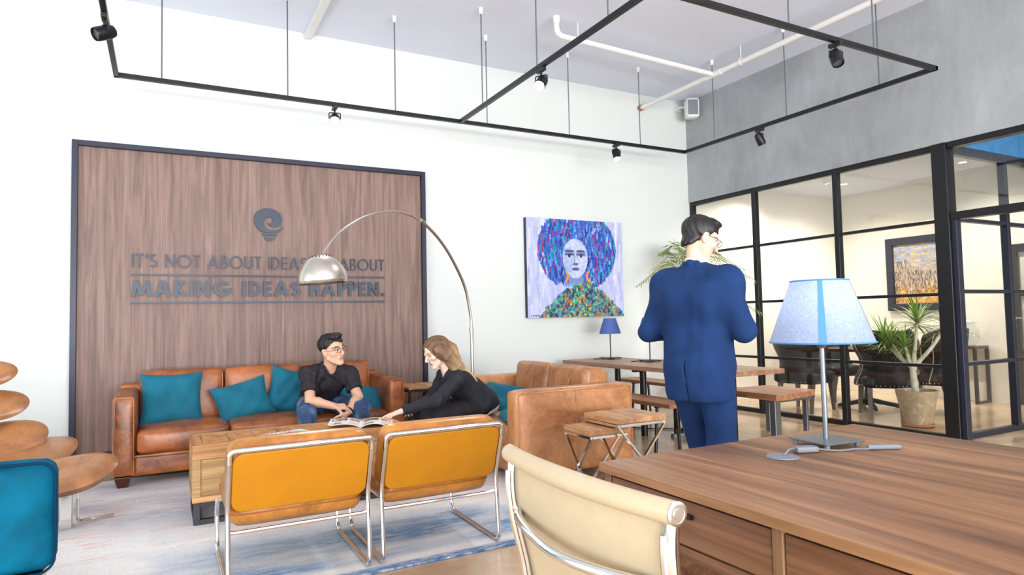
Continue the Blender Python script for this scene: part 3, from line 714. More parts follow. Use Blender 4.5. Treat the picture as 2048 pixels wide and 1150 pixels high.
def loveseat():
    t = thing('leather_loveseat', 'two-seat light tan leather loveseat seen from its arm, beside the nesting tables', 'loveseat', (2.75, 4.85, 0))
    x0, x1, y0, y1 = 2.22, 3.27, 4.1, 5.6; aw = .165; L = 'love_leather'
    obj('base', MB().soft(((x0+x1)/2, (y0+y1)/2, .165), (x1-x0-.05, y1-y0-.06, .19), .02, .004, 8), L, t)
    for ya, s in ((y0+aw/2, -1), (y1-aw/2, 1)):
        a = obj('arm', MB().soft(((x0+x1)/2, ya, .37), (x1-x0, aw, .615), .035, (.008, .006), 10, pz=.008), L, t)
        ye = ya+s*(aw/2-.012)
        for xs in ((x0+x1)/2-.02,):
            obj('seam', MB().tube([(xs, ya+s*(aw/2+.004), .09), (xs, ya+s*(aw/2+.004), .655)], .003, 6), L, a)
        obj('piping', MB().tube(fillet([(x0+.02, ye+s*.006, .09), (x0+.02, ye+s*.006, .66), (x1-.02, ye+s*.006, .66), (x1-.02, ye+s*.006, .09)], .03, 4), .005, 6), L, a)
    obj('backrest', MB().soft((x1-.08, (y0+y1)/2, .40), (.16, y1-y0-.04, .56), .04, .004, 8), L, t)
    w = (y1-y0-2*aw)/2
    for k in range(2):
        yc = y0+aw+w*(k+.5)
        s = obj('seat_cushion', MB().soft((2.60, yc, .325), (.74, w-.005, .16), .032, (.010, .003), 14, pz=.018, wr=.005), L, t)
        obj('front_flap', MB().soft((x0+.03, yc, .17), (.05, w-.01, .17), .015, .004, 6), L, s)
        c = obj('back_cushion', MB().soft((3.03, yc, .585), (.22, w-.012, .42), .035, (.025, .003), 14, Matrix.Rotation(.16, 3, 'Y'), pz=.012), L, t)
        for q in (-.1, .08):
            obj('seam', MB().tube([(2.872+.004, yc+q, .46), (2.868, yc+q, .56), (2.90, yc+q, .70), (2.97, yc+q, .785)], .003, 6), L, c)
    for x in (x0+.07, x1-.07):
        for y in (y0+.07, y1-.07): leg_taper(t, x, y, FL if x < 2.6 else 0, .085)
sofa(); loveseat()

def pillow(c, w, h, th, R, label, group, seed=0):
    n = 22; r = np.random.default_rng(seed); ph = r.random(6)*6
    mb = MB()
    for side in (1, -1):
        def P(a, b, side=side):
            x, y = 2*a-1, 2*b-1
            px = x*(1-.10*(1-y*y)*abs(x)**2); py = y*(1-.10*(1-x*x)*abs(y)**2)
            e = max(0, (1-x**4)*(1-y**4)); z = th*.5*e**.55*side
            z += .008*e*math.sin(5*x+4*y+ph[0])*side+.006*e*math.sin(9*x-6*y+ph[1])*side+.010*(x*x*y*y)*math.sin(ph[2]+3*x)
            return R @ Vector((px*w/2, py*h/2, z))+Vector(c)
        g = MB().grid(n, n, P)
        if side < 0: g.f = [f[::-1] for f in g.f]
        mb.add(g.v, g.f)
    o = obj('throw_cushion', mb, 'teal_cotton', None, True, angle=80)
    return tag(o, label, 'cushion', group)
def basis(xa, nrm):   # columns: width axis, height axis, normal (towards the viewer)
    n = Vector(nrm).normalized(); x = Vector(xa); x = (x-n*x.dot(n)).normalized(); y = n.cross(x)
    return Matrix((x, y, n)).transposed()
g = 'teal cushions on the sofa'
pillow((.065, 6.07, .605), .47, .44, .15, basis((1, 0, .0), (.05, -1, .28)), 'square teal cushion standing upright beside the left sofa arm', g, 1)
pillow((.605, 6.03, .55), .46, .36, .15, basis((1, .0, .27), (.0, -1, .45)), 'teal cushion leaning tilted in the middle of the sofa', g, 2)
pillow((.99, 6.10, .60), .36, .42, .14, basis((1, .1, -.28), (.1, -1, .3)), 'teal cushion half hidden behind the man in the black shirt', g, 3)
pillow((1.60, 5.98, .49), .44, .36, .14, basis((1, -.1, -.28), (.0, -.6, .85)), 'teal cushion lying low in the right corner of the sofa', g, 4)
g = 'teal cushions on the loveseat'
pillow((2.62, 5.13, .485), .44, .42, .14, basis((.75, .65, .1), (-.30, -.45, .85)), 'teal cushion lying on the loveseat behind the woman', g, 5)
pillow((2.46, 4.50, .465), .40, .34, .13, basis((.2, 1, 0), (-.3, .25, .9)), 'teal cushion at the inner side of the near loveseat arm', g, 6)

def coffee_table():
    t = thing('coffee_table', 'oak block coffee table with parquet top and black iron base', 'table', (.8, 4.6, FL))
    x0, x1, y0, y1, zb, zt = .155, 1.50, 4.35, 4.835, .145, .483
    obj('carcass', MB().box(x0+.012, x1-.012, y0+.012, y1-.012, zb, zt-.03), 'oak_front', t, False)
    # parquet: rim boards and slanted blocks, each a plank with its own joint
    zt0 = zt-.03; g = .0012
    def plank(poly, mat, dz=0):
        obj('plank', MB().prism(poly, lambda x, y: (x, y, zt0), lambda x, y: (x, y, zt+dz)), mat, t, False, .0015, 1)
    rim = .06
    plank([(x0, y0), (x1, y0), (x1-rim, y0+rim-g), (x0+rim, y0+rim-g)], 'oak_x'); plank([(x0+rim, y1-rim+g), (x1-rim, y1-rim+g), (x1, y1), (x0, y1)], 'oak_x')
    plank([(x0, y0+g), (x0+rim-g, y0+rim), (x0+rim-g, y1-rim), (x0, y1-g)], 'oak_y'); plank([(x1-rim+g, y0+rim), (x1, y0+g), (x1, y1-g), (x1-rim+g, y1-rim)], 'oak_y')
    ax, bx, ay, by = x0+rim, x1-rim, y0+rim, y1-rim; n = 4; cw = (bx-ax)/n; ym = (ay+by)/2; rr = random.Random(3)
    for i in range(n):
        l, r_ = ax+i*cw+g, ax+(i+1)*cw-g; m = (l+r_)/2
        for k in range(3):     # chevron halves: three slanted boards on each side, above and below the middle
            for lo, hi, s in ((ay, ym-g, 1), (ym+g, by, -1)):
                u0, u1 = k/3, (k+1)/3; H = hi-lo
                for xa, xb, e in ((l, m-g, 1), (m+g, r_, -1)):
                    f = lambda u, top: xa+(xb-xa)*min(1, max(0, u))
                    if (s*e) > 0: poly = [(xa+(xb-xa)*u0*.5, lo), (xa+(xb-xa)*u1*.5-g, lo), (xa+(xb-xa)*(.5+u1*.5)-g, hi), (xa+(xb-xa)*(.5+u0*.5), hi)]
                    else: poly = [(xa+(xb-xa)*(.5+u0*.5), lo), (xa+(xb-xa)*(.5+u1*.5)-g, lo), (xa+(xb-xa)*u1*.5-g, hi), (xa+(xb-xa)*u0*.5, hi)]
                    plank(poly, 'oak_y' if k % 2 else 'oak_x', rr.random()*.0008)
                    if k == 2:
                        if (s*e) > 0: tri = [(xa+(xb-xa)*.5, lo), (xb, lo), (xb, hi)]; tri2 = [(xa, lo), (xa+(xb-xa)*.5-g, hi), (xa, hi)]
                        else: tri = [(xb, lo), (xb, hi), (xa+(xb-xa)*.5, hi)]; tri2 = [(xa, lo), (xa+(xb-xa)*.5-g, lo), (xa, hi)]
                        plank(tri, 'oak_x'); plank(tri2, 'oak_y')
    # front and back: stiles, rails and drawers with sunk panels; ends likewise
    for ya, yb, s in ((y0, y0+.02, -1), (y1-.02, y1, 1)):
        for za, zb_ in ((zb, zb+.035), (.40, .453)): obj('rail', MB().box(x0, x1, ya, yb, za, zb_), 'oak_x', t, False, .002)
        for k in range(4):
            xm = x0+(x1-x0-.045)*k/3; obj('stile', MB().box(xm, xm+.045, ya-.0005, yb+.0005, zb+.035, .40), 'oak_front', t, False, .002)
        if s < 0:
            for k in range(3):
                xa = x0+(x1-x0-.045)*k/3+.049; xb_ = x0+(x1-x0-.045)*(k+1)/3-.004
                d = obj('drawer', MB().box(xa, xb_, y0+.006, y0+.02, zb+.039, .396), 'oak_front', t, False, .003)
                obj('drawer_board', MB().box(xa+.004, xb_-.004, y0+.0035, y0+.01, zb+.039, .275), 'oak_front', d, False, .002)
                obj('drawer_board', MB().box(xa+.004, xb_-.004, y0+.0035, y0+.01, .278, .396), 'oak_front', d, False, .002)
    for xa, xb_ in ((x0, x0+.02), (x1-.02, x1)):
        for za, zb_ in ((zb, zb+.035), (.40, .453)): obj('rail', MB().box(xa, xb_, y0+.02, y1-.02, za, zb_), 'oak_y', t, False, .002)
        for k in range(2):
            q0 = y0+.02+(y1-y0-.04)*k/2; obj('end_board', MB().box(xa+.004, xb_-.004, q0+.002, q0+(y1-y0-.04)/2-.002, zb+.037, .398), 'oak_front', t, False, .002)
    for y in (y0+.01, y1-.045):
        for x in (x0+.008, x1-.043): obj('leg', MB().box(x, x+.035, y, y+.035, FL, zb), 'dark_iron', t, False, .002)
    for x in (x0+.008, x1-.043): obj('runner', MB().box(x, x+.035, y0+.045, y1-.045, FL, FL+.035), 'dark_iron', t, False, .002)
    for y in (y0+.01, y1-.045): obj('crossbar', MB().box(x0+.043, x1-.043, y, y+.035, FL, FL+.03), 'dark_iron', t, False, .002); obj('crossbar', MB().box(x0+.043, x1-.043, y, y+.035, zb-.03, zb), 'dark_iron', t, False, .002)
coffee_table()

def page_img(seed, cover):
    def f(u, v):
        r = np.random.default_rng(seed); img = np.zeros((len(u), 3))+[240, 240, 238.]
        if cover:
            strokes(img, u, v, 90, lambda x, y: .1 < x < .9 and .15 < y < .8, [(214, 60, 130), (236, 200, 60), (120, 170, 60), (150, 60, 150), (236, 236, 240), (236, 140, 60)], .06, .06, 3, seed, .8)
            m = (v > .84) & (v < .94) & (u > .1) & (u < .8) & (np.sin(u*60) > -.2); img[m] = [190, 70, 110]
        else:
            for a, b, c, d, pal in ((.08, .55, .55, .93, [(70, 84, 74), (160, 120, 90), (214, 190, 150), (230, 190, 60), (60, 60, 66)]), (.62, .94, .62, .9, [(190, 120, 90), (90, 70, 60), (226, 200, 170)]), (.1, .4, .10, .3, [(120, 140, 110), (80, 90, 90)])):
                m = (u > a) & (u < b) & (v > c) & (v < d); img[m] = pal[0]
                strokes(img, u, v, 260, lambda x, y, a=a, b=b, c=c, d=d: a+.03 < x < b-.03 and c+.03 < y < d-.03, pal, .03, .03, 3, seed+int(a*100), .9)
            m = (np.sin(v*150) > .2) & (((u > .62) & (u < .93) & (v < .55) & (v > .1)) | ((u > .1) & (u < .55) & (v < .5) & (v > .34))) & (np.sin(u*91+v*300) > -.7); img[m] = [150, 150, 152]
        return img
    return f
def magazines():
    zt = .4845
    t = thing('magazine', 'closed glossy magazine with a colourful cover on the coffee table', 'magazine', (.72, 4.42, zt))
    c = Vector((.72, 4.415, zt)); a = .38; ux, uy = Vector((math.cos(a), math.sin(a), 0)), Vector((-math.sin(a), math.cos(a), 0)); w, h = .29, .21
    P = lambda u, v, z: c+ux*(u-.5)*w+uy*(v-.5)*h+Vector((0, 0, z))
    mb = MB(); mb.prism([(0, 0), (1, 0), (1, 1), (0, 1)], lambda u, v: P(u, v, 0), lambda u, v: P(u, v, .0075)); obj('pages', mb, 'paper', t, False)
    paint_plate('cover', 60, 44, lambda u, v: P(u, v, .0082+.001*math.sin(u*3)), page_img(5, True), t, 'print')
    t = thing('magazine', 'open illustrated magazine under the pointing hand on the coffee table', 'magazine', (1.22, 4.52, zt))
    c = Vector((1.22, 4.53, zt)); a = -.30; ux, uy = Vector((math.cos(a), math.sin(a), 0)), Vector((-math.sin(a), math.cos(a), 0)); w, h = .215, .285
    for s in (-1, 1):
        def Z(u): return .004+.028*math.sin(min(1, u*1.15)*PI)**.8*(1-.35*u)
        def Q(u, v, dz, s=s): return c+ux*s*u*w+uy*(v-.5)*h+Vector((0, 0, Z(u)+dz+(.03*u*u if s < 0 else .0)))
        mb = MB(); n = 10; prof = [(i/n, 0) for i in range(n+1)]
        vs, fs = [], []
        for i in range(n+1):
            for v in (0, 1):
                for dz in (-.003, 0): vs.append(Q(i/n, v, dz))
        for i in range(n):
            b = i*4; q = b+4; fs += [(b+1, q+1, q+3, b+3), (b, b+2, q+2, q), (b, q, q+1, b+1), (b+2, b+3, q+3, q+2)]
        fs += [(0, 1, 3, 2), (n*4, n*4+2, n*4+3, n*4+1)]
        mb.add(vs, fs); pg = obj('pages', mb, 'paper', t)
        if s > 0: fn = page_img(21, False)
        else:
            g0 = page_img(33, False); fn = lambda u, v: g0(1-u, v)
        paint_plate('print', 60, 60, lambda u, v: Q(u, v, .0008), fn, pg, 'print')
magazines()

def tube_chair():
    t = thing('tubular_lounge_chair', '', 'chair', (0, 0, 0), 'tubular lounge chairs in the foreground')
    W2 = .315; r = .0115; L = 'chair_leather'
    # chair faces +Y; origin at the middle of the rear feet
    for s in (-1, 1):
        side = fillet([(s*W2, .64, .27), (s*W2, .70, .20), (s*W2, .655, r), (s*W2, 0, r), (s*W2, .03, .34), (s*W2, .02, .40), (s*W2, -.05, .58)], .05, 6)
        obj('side_tube', MB().tube(side, r, 10), 'chrome', t)
    top = fillet([(-W2, -.05, .58), (-W2, -.062, .638), (W2, -.062, .638), (W2, -.05, .58)], .055, 8)
    obj('top_tube', MB().tube(top, r, 10), 'chrome', t)
    obj('rear_bar', MB().tube(fillet([(-W2+.005, .035, .265), (-W2+.03, .035, .262), (W2-.03, .035, .262), (W2-.005, .035, .265)], .02), .009, 8), 'chrome', t)
    obj('front_bar', MB().tube([(-W2, .64, .27), (W2, .64, .27)], .009, 8), 'chrome', t)
    # board behind the backrest: rounded corners
    def rr(x0, x1, z0, z1, q, n=6):
        out = []
        for cx, cz, a in ((x1-q, z0+q, -90), (x1-q, z1-q, 0), (x0+q, z1-q, 90), (x0+q, z0+q, 180)):
            for i in range(n+1): out.append((cx+q*math.cos(math.radians(a+90*i/n)), cz+q*math.sin(math.radians(a+90*i/n))))
        return out
    yb = lambda z: .042-(z-.35)*.34
    poly = rr(-W2+.013, W2-.013, .352, .624, .05)
    obj('back_board', MB().prism(poly, lambda x, z: (x, yb(z)-.014, z), lambda x, z: (x, yb(z)+.006, z)), 'chair_board', t, True, .004, 2, angle=30)
    Rb = Matrix.Rotation(.32, 3, 'X')
    b = obj('back_cushion', MB().soft((0, .088, .505), (2*W2+.006, .125, .345), .055, (.004, .015), 12, Rb, pz=.006), L, t)
    obj('piping', MB().tube([Rb @ Vector((x, -.054, z-.5))+Vector((0, .088, .505)) for x, z in rr(-W2+.012, W2-.012, .338, .662, .05)], .004, 6, closed=True), 'piping_orange', b)
    s_ = obj('seat_cushion', MB().soft((0, .395, .340), (2*W2-.035, .62, .150), .045, (.008, .008), 12, pz=.012, wr=.003), L, t)
    for z in (.325, .345):
        obj('piping', MB().tube([(x, y, z) for x, y in rr(-W2+.012, W2-.012, .079, .711, .045)], .0032, 6, closed=True), 'piping_orange', s_)
    return t
tc = tube_chair(); tc.location = (.57, 3.15, FL); tc['label'] = 'orange leather tubular lounge chair, left of the pair with backs to the camera'
dup(tc, (1.27, 3.155, FL), -.01, 'orange leather tubular lounge chair, right of the pair, nearer the loveseat')
def shell_pad(mb, c, hw, hd, th, R, cup=.25):
    # almond-shaped upholstered shell pad: oval outline, domed underside, slightly dished face
    n, m = 36, 9; vs = []; fs = []
    for side in (1, -1):
        base = len(vs)
        for j in range(m+1):
            q = j/m
            for k in range(n):
                a = 2*PI*k/n; ca = math.cos(a); rx = q*hw*math.copysign(abs(ca)**.76, ca); ry = q*hd*math.sin(a)
                e = (1-q**3.5)**.5; z = th*(.45*e*(.72+.28*q) if side > 0 else -.62*e)+cup*(rx*rx/hw)*.30
                vs.append(R @ Vector((rx, ry, z))+Vector(c))
        for j in range(m):
            for k in range(n):
                f = (base+j*n+k, base+j*n+(k+1) % n, base+(j+1)*n+(k+1) % n, base+(j+1)*n+k)
                fs.append(f[::-1] if side > 0 else f)
    return mb.add(vs, fs)
def petal_chair():
    fw = Vector((.80, -.60, 0)).normalized(); sd = Vector((.60, .80, 0))   # facing, and sideways
    t = thing('petal_lounge_chair', 'lounge chair of stacked tan leather oval shells at the left edge', 'chair', (-1.15, 5.15, 0))
    def frame(pitch, roll=0):   # width axis ~ image right, normal tipped
        x = Vector((.97, -.05, roll)).normalized(); n = Vector((.18, -math.cos(pitch), math.sin(pitch)))
        n = (n-x*n.dot(x)).normalized(); return Matrix((x, n.cross(x), n)).transposed()
    for nm, c, hw, hd, p, ro in (('headrest_shell', (-1.045, 5.22, .925), .225, .098, .55, -.02), ('upper_back_shell', (-1.03, 5.22, .722), .275, .115, .55, -.02), ('lower_back_shell', (-.975, 5.17, .482), .335, .152, .66, .12), ('seat_shell', (-.83, 5.02, .385), .365, .23, 1.2, .14)):
        b = MB(); shell_pad(b, c, hw, hd, .08, frame(p, ro)); obj(nm, b, 'petal_leather', t, angle=60)
    obj('spine', MB().tube(spline([(-1.06, 5.37, .95), (-1.05, 5.38, .75), (-1.02, 5.34, .54), (-.95, 5.2, .40), (-.92, 5.1, .36)], 6), .014, 8), 'chrome', t)
    for z, y in ((.92, 5.3), (.74, 5.31), (.53, 5.27)): obj('bracket', MB().tube([(-1.05, y+.08, z), (-1.04, y, z)], .010, 8), 'chrome', t)
    obj('pedestal', MB().tube([(-.92, 5.1, .03), (-.92, 5.1, .37)], .022, 12), 'chrome', t)
    for a in (.4, 1.9, 3.5, 5.1):
        obj('foot', MB().bar((-.92, 5.1, FL+.012), (-.92+.3*math.cos(a), 5.1+.3*math.sin(a), FL+.012), .03, .012), 'chrome', t, False)
    t = thing('oval_ottoman', 'tan leather oval footstool on a chrome post before the oval shell chair', 'footstool', (-.55, 4.75, 0))
    x = Vector((.94, -.1, .10)).normalized(); n = Vector((-.12, -.40, 1)); n = (n-x*n.dot(x)).normalized(); R = Matrix((x, n.cross(x), n)).transposed()
    b = MB(); shell_pad(b, (-.535, 4.74, .322), .305, .185, .115, R, .3); obj('cushion', b, 'petal_leather', t, angle=60)
    obj('post', MB().box(-.535, -.475, 4.70, 4.715, FL, .29).box(-.535, -.475, 4.76, 4.775, FL, .29), 'chrome', t, False, .003)
    obj('collar', MB().lathe([(.02, 0), (.02, .03)], (-.505, 4.74, .275), 14), 'chrome', t)
    obj('foot', MB().tube(fillet([(-.45, 4.76, .28), (-.45, 4.76, .035), (-.41, 4.80, .03), (-.27, 4.86, .025)], .03, 5), .009, 8), 'chrome', t)
    obj('foot', MB().tube(fillet([(-.55, 4.74, .28), (-.55, 4.74, .035), (-.60, 4.70, .03), (-.74, 4.64, .025)], .03, 5), .009, 8), 'chrome', t)
petal_chair()
def teal_chair():
    t = thing('velvet_armchair', 'teal velvet armchair with gold base cut off by the left bottom corner', 'chair', (-.85, 3.5, 0))
    Vv = 'teal_velvet'; x1 = -.385; y0 = 3.28
    R = Matrix.Rotation(.0, 3, 'Z')
    b = obj('backrest', MB().soft((-.80, y0+.07, .435), (.82, .15, .445), .055, (.003, .006), 12, pz=.004), Vv, t)
    def rr(x0, x1, z0, z1, q, n=6):
        out = []
        for cx, cz, a in ((x1-q, z0+q, -90), (x1-q, z1-q, 0), (x0+q, z1-q, 90), (x0+q, z0+q, 180)):
            for i in range(n+1): out.append((cx+q*math.cos(math.radians(a+90*i/n)), cz+q*math.sin(math.radians(a+90*i/n))))
        return out
    obj('piping', MB().tube([(x, y0+.002, z) for x, z in rr(-1.205, x1-.004, .208, .654, .06)], .006, 6, closed=True), 'teal_piping', b)
    for x in (-1.13, -.60): obj('arm', MB().soft((x, y0+.36, .38), (.13, .5, .34), .055, .004, 10), Vv, t)
    obj('seat_cushion', MB().soft((-.865, y0+.38, .33), (.42, .50, .18), .05, .006, 10, pz=.02), Vv, t)
    obj('base', MB().box(-1.17, -.43, y0+.004, y0+.14, .165, .21), 'brass', t, False, .006); obj('base', MB().box(-1.17, -.56, y0+.14, y0+.60, .165, .205), 'brass', t, False, .006)
    for x in (-1.13, -.60):
        for y in (y0+.06, y0+.56): obj('leg', MB().frustum((x, y, FL if True else 0), .02, .02, (x, y, .18), .04, .04), 'brass', t, False)
teal_chair()
def arc_lamp():
    t = thing('arc_floor_lamp', 'tall steel arc lamp with a domed shade curving over the coffee table', 'lamp', (2.66, 5.79, 0))
    obj('base', MB().soft((2.66, 5.82, .11), (.30, .22, .22), .02, 0, 6), 'marble', t)
    obj('pole', MB().tube([(2.66, 5.79, .2), (2.652, 5.786, 1.10)], .0165, 14), 'brushed_steel', t)
    obj('joint', MB().tube([(2.652, 5.786, 1.075), (2.65, 5.785, 1.13)], .021, 14), 'brushed_steel', t)
    P = [(2.65, 5.785, 1.12), (2.640, 5.779, 1.25), (2.567, 5.738, 1.52), (2.402, 5.642, 1.770), (2.228, 5.542, 1.950), (2.027, 5.426, 2.085)]
    obj('arc_tube', MB().tube(spline(P, 8), .0135, 12), 'brushed_steel', t)
    obj('joint', MB().tube([(2.045, 5.436, 2.076), (2.005, 5.413, 2.094)], .0165, 12), 'brushed_steel', t)
    P2 = [(2.027, 5.426, 2.085), (1.854, 5.326, 2.122), (1.679, 5.225, 2.120), (1.459, 5.098, 2.058), (1.27, 4.988, 1.952), (1.136, 4.911, 1.842), (1.035, 4.853, 1.712)]
    obj('arc_tube', MB().tube(spline(P2, 8), .0095, 12), 'brushed_steel', t)
    c = Vector((1.03, 4.85, 1.512)); R = .178; ax = Vector((-.07, .02, 1)).normalized()
    prof = [(R*math.cos(a)*(1 if a > 0 else 1), R*1.08*math.sin(a)) for a in [i*1.18/16 for i in range(17)]]
    prof = [(.172, -.018), (.176, -.008)]+prof
    s = obj('shade', MB().lathe(prof, c, 40, False, False, axis=ax).lathe([(r*.985, z-.002) for r, z in prof], c, 40, False, False, axis=ax), 'brushed_steel', t)
    top = [(R*math.cos(a), R*1.08*math.sin(a)) for a in [1.18+i*.39/6 for i in range(7)]]; top[-1] = (.004, R*1.08)
    obj('shade_cap', MB().lathe(top, c, 40, False, False, axis=ax), 'brushed_steel', s)
    hb = MB(); rot = Vector((0, 0, 1)).rotation_difference(ax).to_matrix()
    for a_, nn in ((1.10, 20), (1.2, 17), (1.3, 12)):
        for k in range(nn):
            an = 2*PI*k/nn; d = rot @ Vector((math.cos(a_)*math.cos(an), math.cos(a_)*math.sin(an), math.sin(a_)*1.08)); hb.ball(c+d*R*1.0, .0052, 6, 4)
    obj('vent_holes', hb, 'black_plastic', s)
    obj('bulb', MB().ball(c+Vector((0, 0, .06)), (.035, .035, .045)), 'white_plastic', t)
arc_lamp()
def side_table():
    t = thing('side_table', 'small dark-framed end table with a wooden top between sofa and loveseat', 'table', (2.25, 6.05, 0))
    x0, x1, y0, y1, z = 2.02, 2.46, 5.83, 6.27, .57
    obj('top', MB().box(x0, x1, y0, y1, z-.012, z+.01), 'nest_wood', t, False, .003)
    obj('frame', MB().box(x0-.004, x1+.004, y0-.004, y0+.018, z-.035, z-.012).box(x0-.004, x1+.004, y1-.018, y1+.004, z-.035, z-.012).box(x0-.004, x0+.018, y0+.018, y1-.018, z-.035, z-.012).box(x1-.018, x1+.004, y0+.018, y1-.018, z-.035, z-.012), 'leg_dark', t, False)
    for x in (x0, x1-.022):
        for y in (y0, y1-.022): obj('leg', MB().box(x, x+.022, y, y+.022, 0, z-.035), 'leg_dark', t, False)
side_table()
def nest(label, x0, x1, y0, y1, zt, side):
    t = thing('nesting_table', label, 'table', ((x0+x1)/2, (y0+y1)/2, 0), 'chrome-legged nesting tables')
    z0 = zt-.05; n = 3
    for k in range(n):
        a, b = y0+(y1-y0)*k/n, y0+(y1-y0)*(k+1)/n
        obj('top_board', MB().box(x0, x1, a+.0007, b-.0007, z0+.012, zt), 'nest_wood', t, False, .003)
    s = .019
    for x in (x0+.012, x1-.012): obj('top_rail', MB().bar((x, y0+.004, z0), (x, y1-.004, z0), s, s), 'chrome', t, False, .002)
    for y in (y0+.012, y1-.012): obj('top_rail', MB().bar((x0+.022, y, z0), (x1-.022, y, z0), s, s), 'chrome', t, False, .002)
    g = lambda a, b, z: (b, a, z) if side else (a, b, z)      # an X-shaped frame at two opposite ends
    u0, u1, v0, v1 = (y0, y1, x0, x1) if side else (x0, x1, y0, y1)
    for v in (v0+.012, v1-.012):
        for a, b in ((u0+.014, u1-.014), (u1-.014, u0+.014)):
            o = .006 if a < b else -.006
            obj('leg', MB().bar(g(a, v+o, z0-.008), g(b, v+o, .005), s, .012), 'chrome', t, False)
        obj('foot_rail', MB().bar(g(u0+.012, v, .008), g(u1-.012, v, .008), s, .014), 'chrome', t, False)
nest('lower of the two chrome-legged nesting tables, beside the loveseat arm', 2.485, 2.80, 3.575, 3.90, .45, True)
nest('taller chrome-legged nesting table with plank top, overlapping the lower one', 2.66, 3.08, 3.505, 3.90, .52, False)
def long_table():
    t = thing('dining_table', 'long brown dining table on black round legs along the white wall corner', 'table', (4.5, 5.2, 0))
    x0, x1, y0, y1, z = 4.1, 4.87, 3.97, 6.42, .71; n = 3
    for k in range(n):
        a, b = x0+(x1-x0)*k/n, x0+(x1-x0)*(k+1)/n
        obj('top_board', MB().box(a+.0006, b-.0006, y0, y1, z-.042, z), 'table_wood', t, False, .003)
    for x in (x0+.17, x1-.17):
        for y in (y0+.45, 5.19, y1-.25): obj('leg', MB().tube([(x, y, 0), (x, y, z-.042)], .034, 14), 'black_metal', t)
    for y in (y0+.45, 5.19, y1-.25): obj('crossbar', MB().bar((x0+.05, y, z-.055), (x1-.05, y, z-.055), .05, .024), 'black_metal', t, False)
    def bench(label, x0, x1, y0, y1, z, splay=.03):
        t = thing('bench', label, 'bench', ((x0+x1)/2, (y0+y1)/2, 0), 'benches along the dining table')
        m = (x0+x1)/2
        for a, b in ((x0, m-.001), (m+.001, x1)): obj('seat_board', MB().box(a, b, y0, y1, z-.035, z), 'bench_wood', t, False, .003)
        for y in (y0+.22, y1-.22):
            for x, s in ((x0+.05, -1), (x1-.05, 1)): obj('leg', MB().tube([(x+s*splay, y, 0), (x, y, z-.035)], .0145, 10), 'black_metal', t)
            obj('crossbar', MB().bar((x0+.03, y, z-.044), (x1-.03, y, z-.044), .03, .016), 'black_metal', t, False)
    bench('wooden bench with thin black legs on the near side of the dining table', 3.80, 4.12, 4.28, 5.9, .44)
    bench('wooden bench with thin black legs on the far side of the dining table', 4.97, 5.29, 4.75, 6.5, .44)
    # low table of staggered planks
    t = thing('plank_stool_table', 'low table of staggered thick planks on grey steel legs beside the glass wall', 'table', (5.2, 4.4, 0))
    z, th = .46, .055; xs = [4.88, 5.13, 5.36, 5.53]
    for k, (a, b, yy) in enumerate(((4.88, 5.115, 4.08), (5.118, 5.365, 4.12), (5.368, 5.53, 4.17))):
        for c, d in ((yy, 4.42+.02*k), (4.423+.02*k, 4.74)): obj('plank', MB().box(a, b, c, d, z-th, z), 'bench_wood', t, False, .004)
    for x, y, w_, d_ in ((4.93, 4.14, .075, .06), (5.47, 4.24, .03, .05), (4.93, 4.68, .03, .05), (5.47, 4.68, .03, .05)):
        obj('leg', MB().box(x-w_/2, x+w_/2, y-d_/2, y+d_/2, 0, z-th), 'grey_steel', t, False, .004)
    obj('crossbar', MB().box(4.92, 5.48, 4.17, 4.20, z-th-.03, z-th), 'grey_steel', t, False)
long_table()
def small_lamp(label, x, y, z):
    t = thing('table_lamp', label, 'lamp', (x, y, z), 'blue-shaded lamps on the dining table')
    for a in range(4):
        q = PI/4+a*PI/2; obj('foot', MB().lathe([(.008, 0), (.008, .012)], (x+.10*math.cos(q), y+.10*math.sin(q), z), 8), 'black_plastic', t)
    obj('base', MB().box(x-.095, x+.095, y-.095, y+.095, z+.012, z+.02), 'black_metal', t, False, .002)
    obj('stem', MB().tube([(x, y, z+.02), (x, y, z+.325)], .007, 8), 'black_metal', t)
    obj('socket', MB().lathe([(.016, .30), (.016, .36)], (x, y, z), 10), 'black_plastic', t)
    s = obj('lamp_shade', MB().lathe([(.127, .295), (.070, .475)], (x, y, z), 32, False, False).lathe([(.125, .296), (.068, .474)], (x, y, z), 32, False, False), 'blue_shade', t)
    obj('cord', MB().tube(spline([(x-.09, y, z+.008), (x-.14, y+.05, z+.004), (x-.17, y+.12, z+.004), (x-.05, y+.16, z+.004)], 6), .003, 6), 'black_plastic', t)
small_lamp('small blue-shaded lamp on the dining table, below the portrait', 4.60, 6.16, .71)
small_lamp('small blue-shaded lamp on the dining table, half hidden by the walking man', 4.63, 5.50, .71)
def power_strip():
    t = thing('power_strip', 'grey socket strip with black cable on the floor under the dining table', 'power strip', (4.5, 5.0, 0))
    obj('body', MB().box(4.42, 4.70, 4.93, 4.98, 0, .035), 'grey_plastic', t, False, .004)
    for k in range(2): obj('plug', MB().box(4.46+k*.09, 4.50+k*.09, 4.94, 4.97, .035, .08), 'black_plastic', t, False, .004)
    obj('cable', MB().tube(spline([(4.70, 4.955, .015), (4.8, 5.05, .01), (4.72, 5.3, .01), (4.55, 5.45, .01), (4.42, 5.62, .01)], 6), .006, 6), 'black_plastic', t)
power_strip()

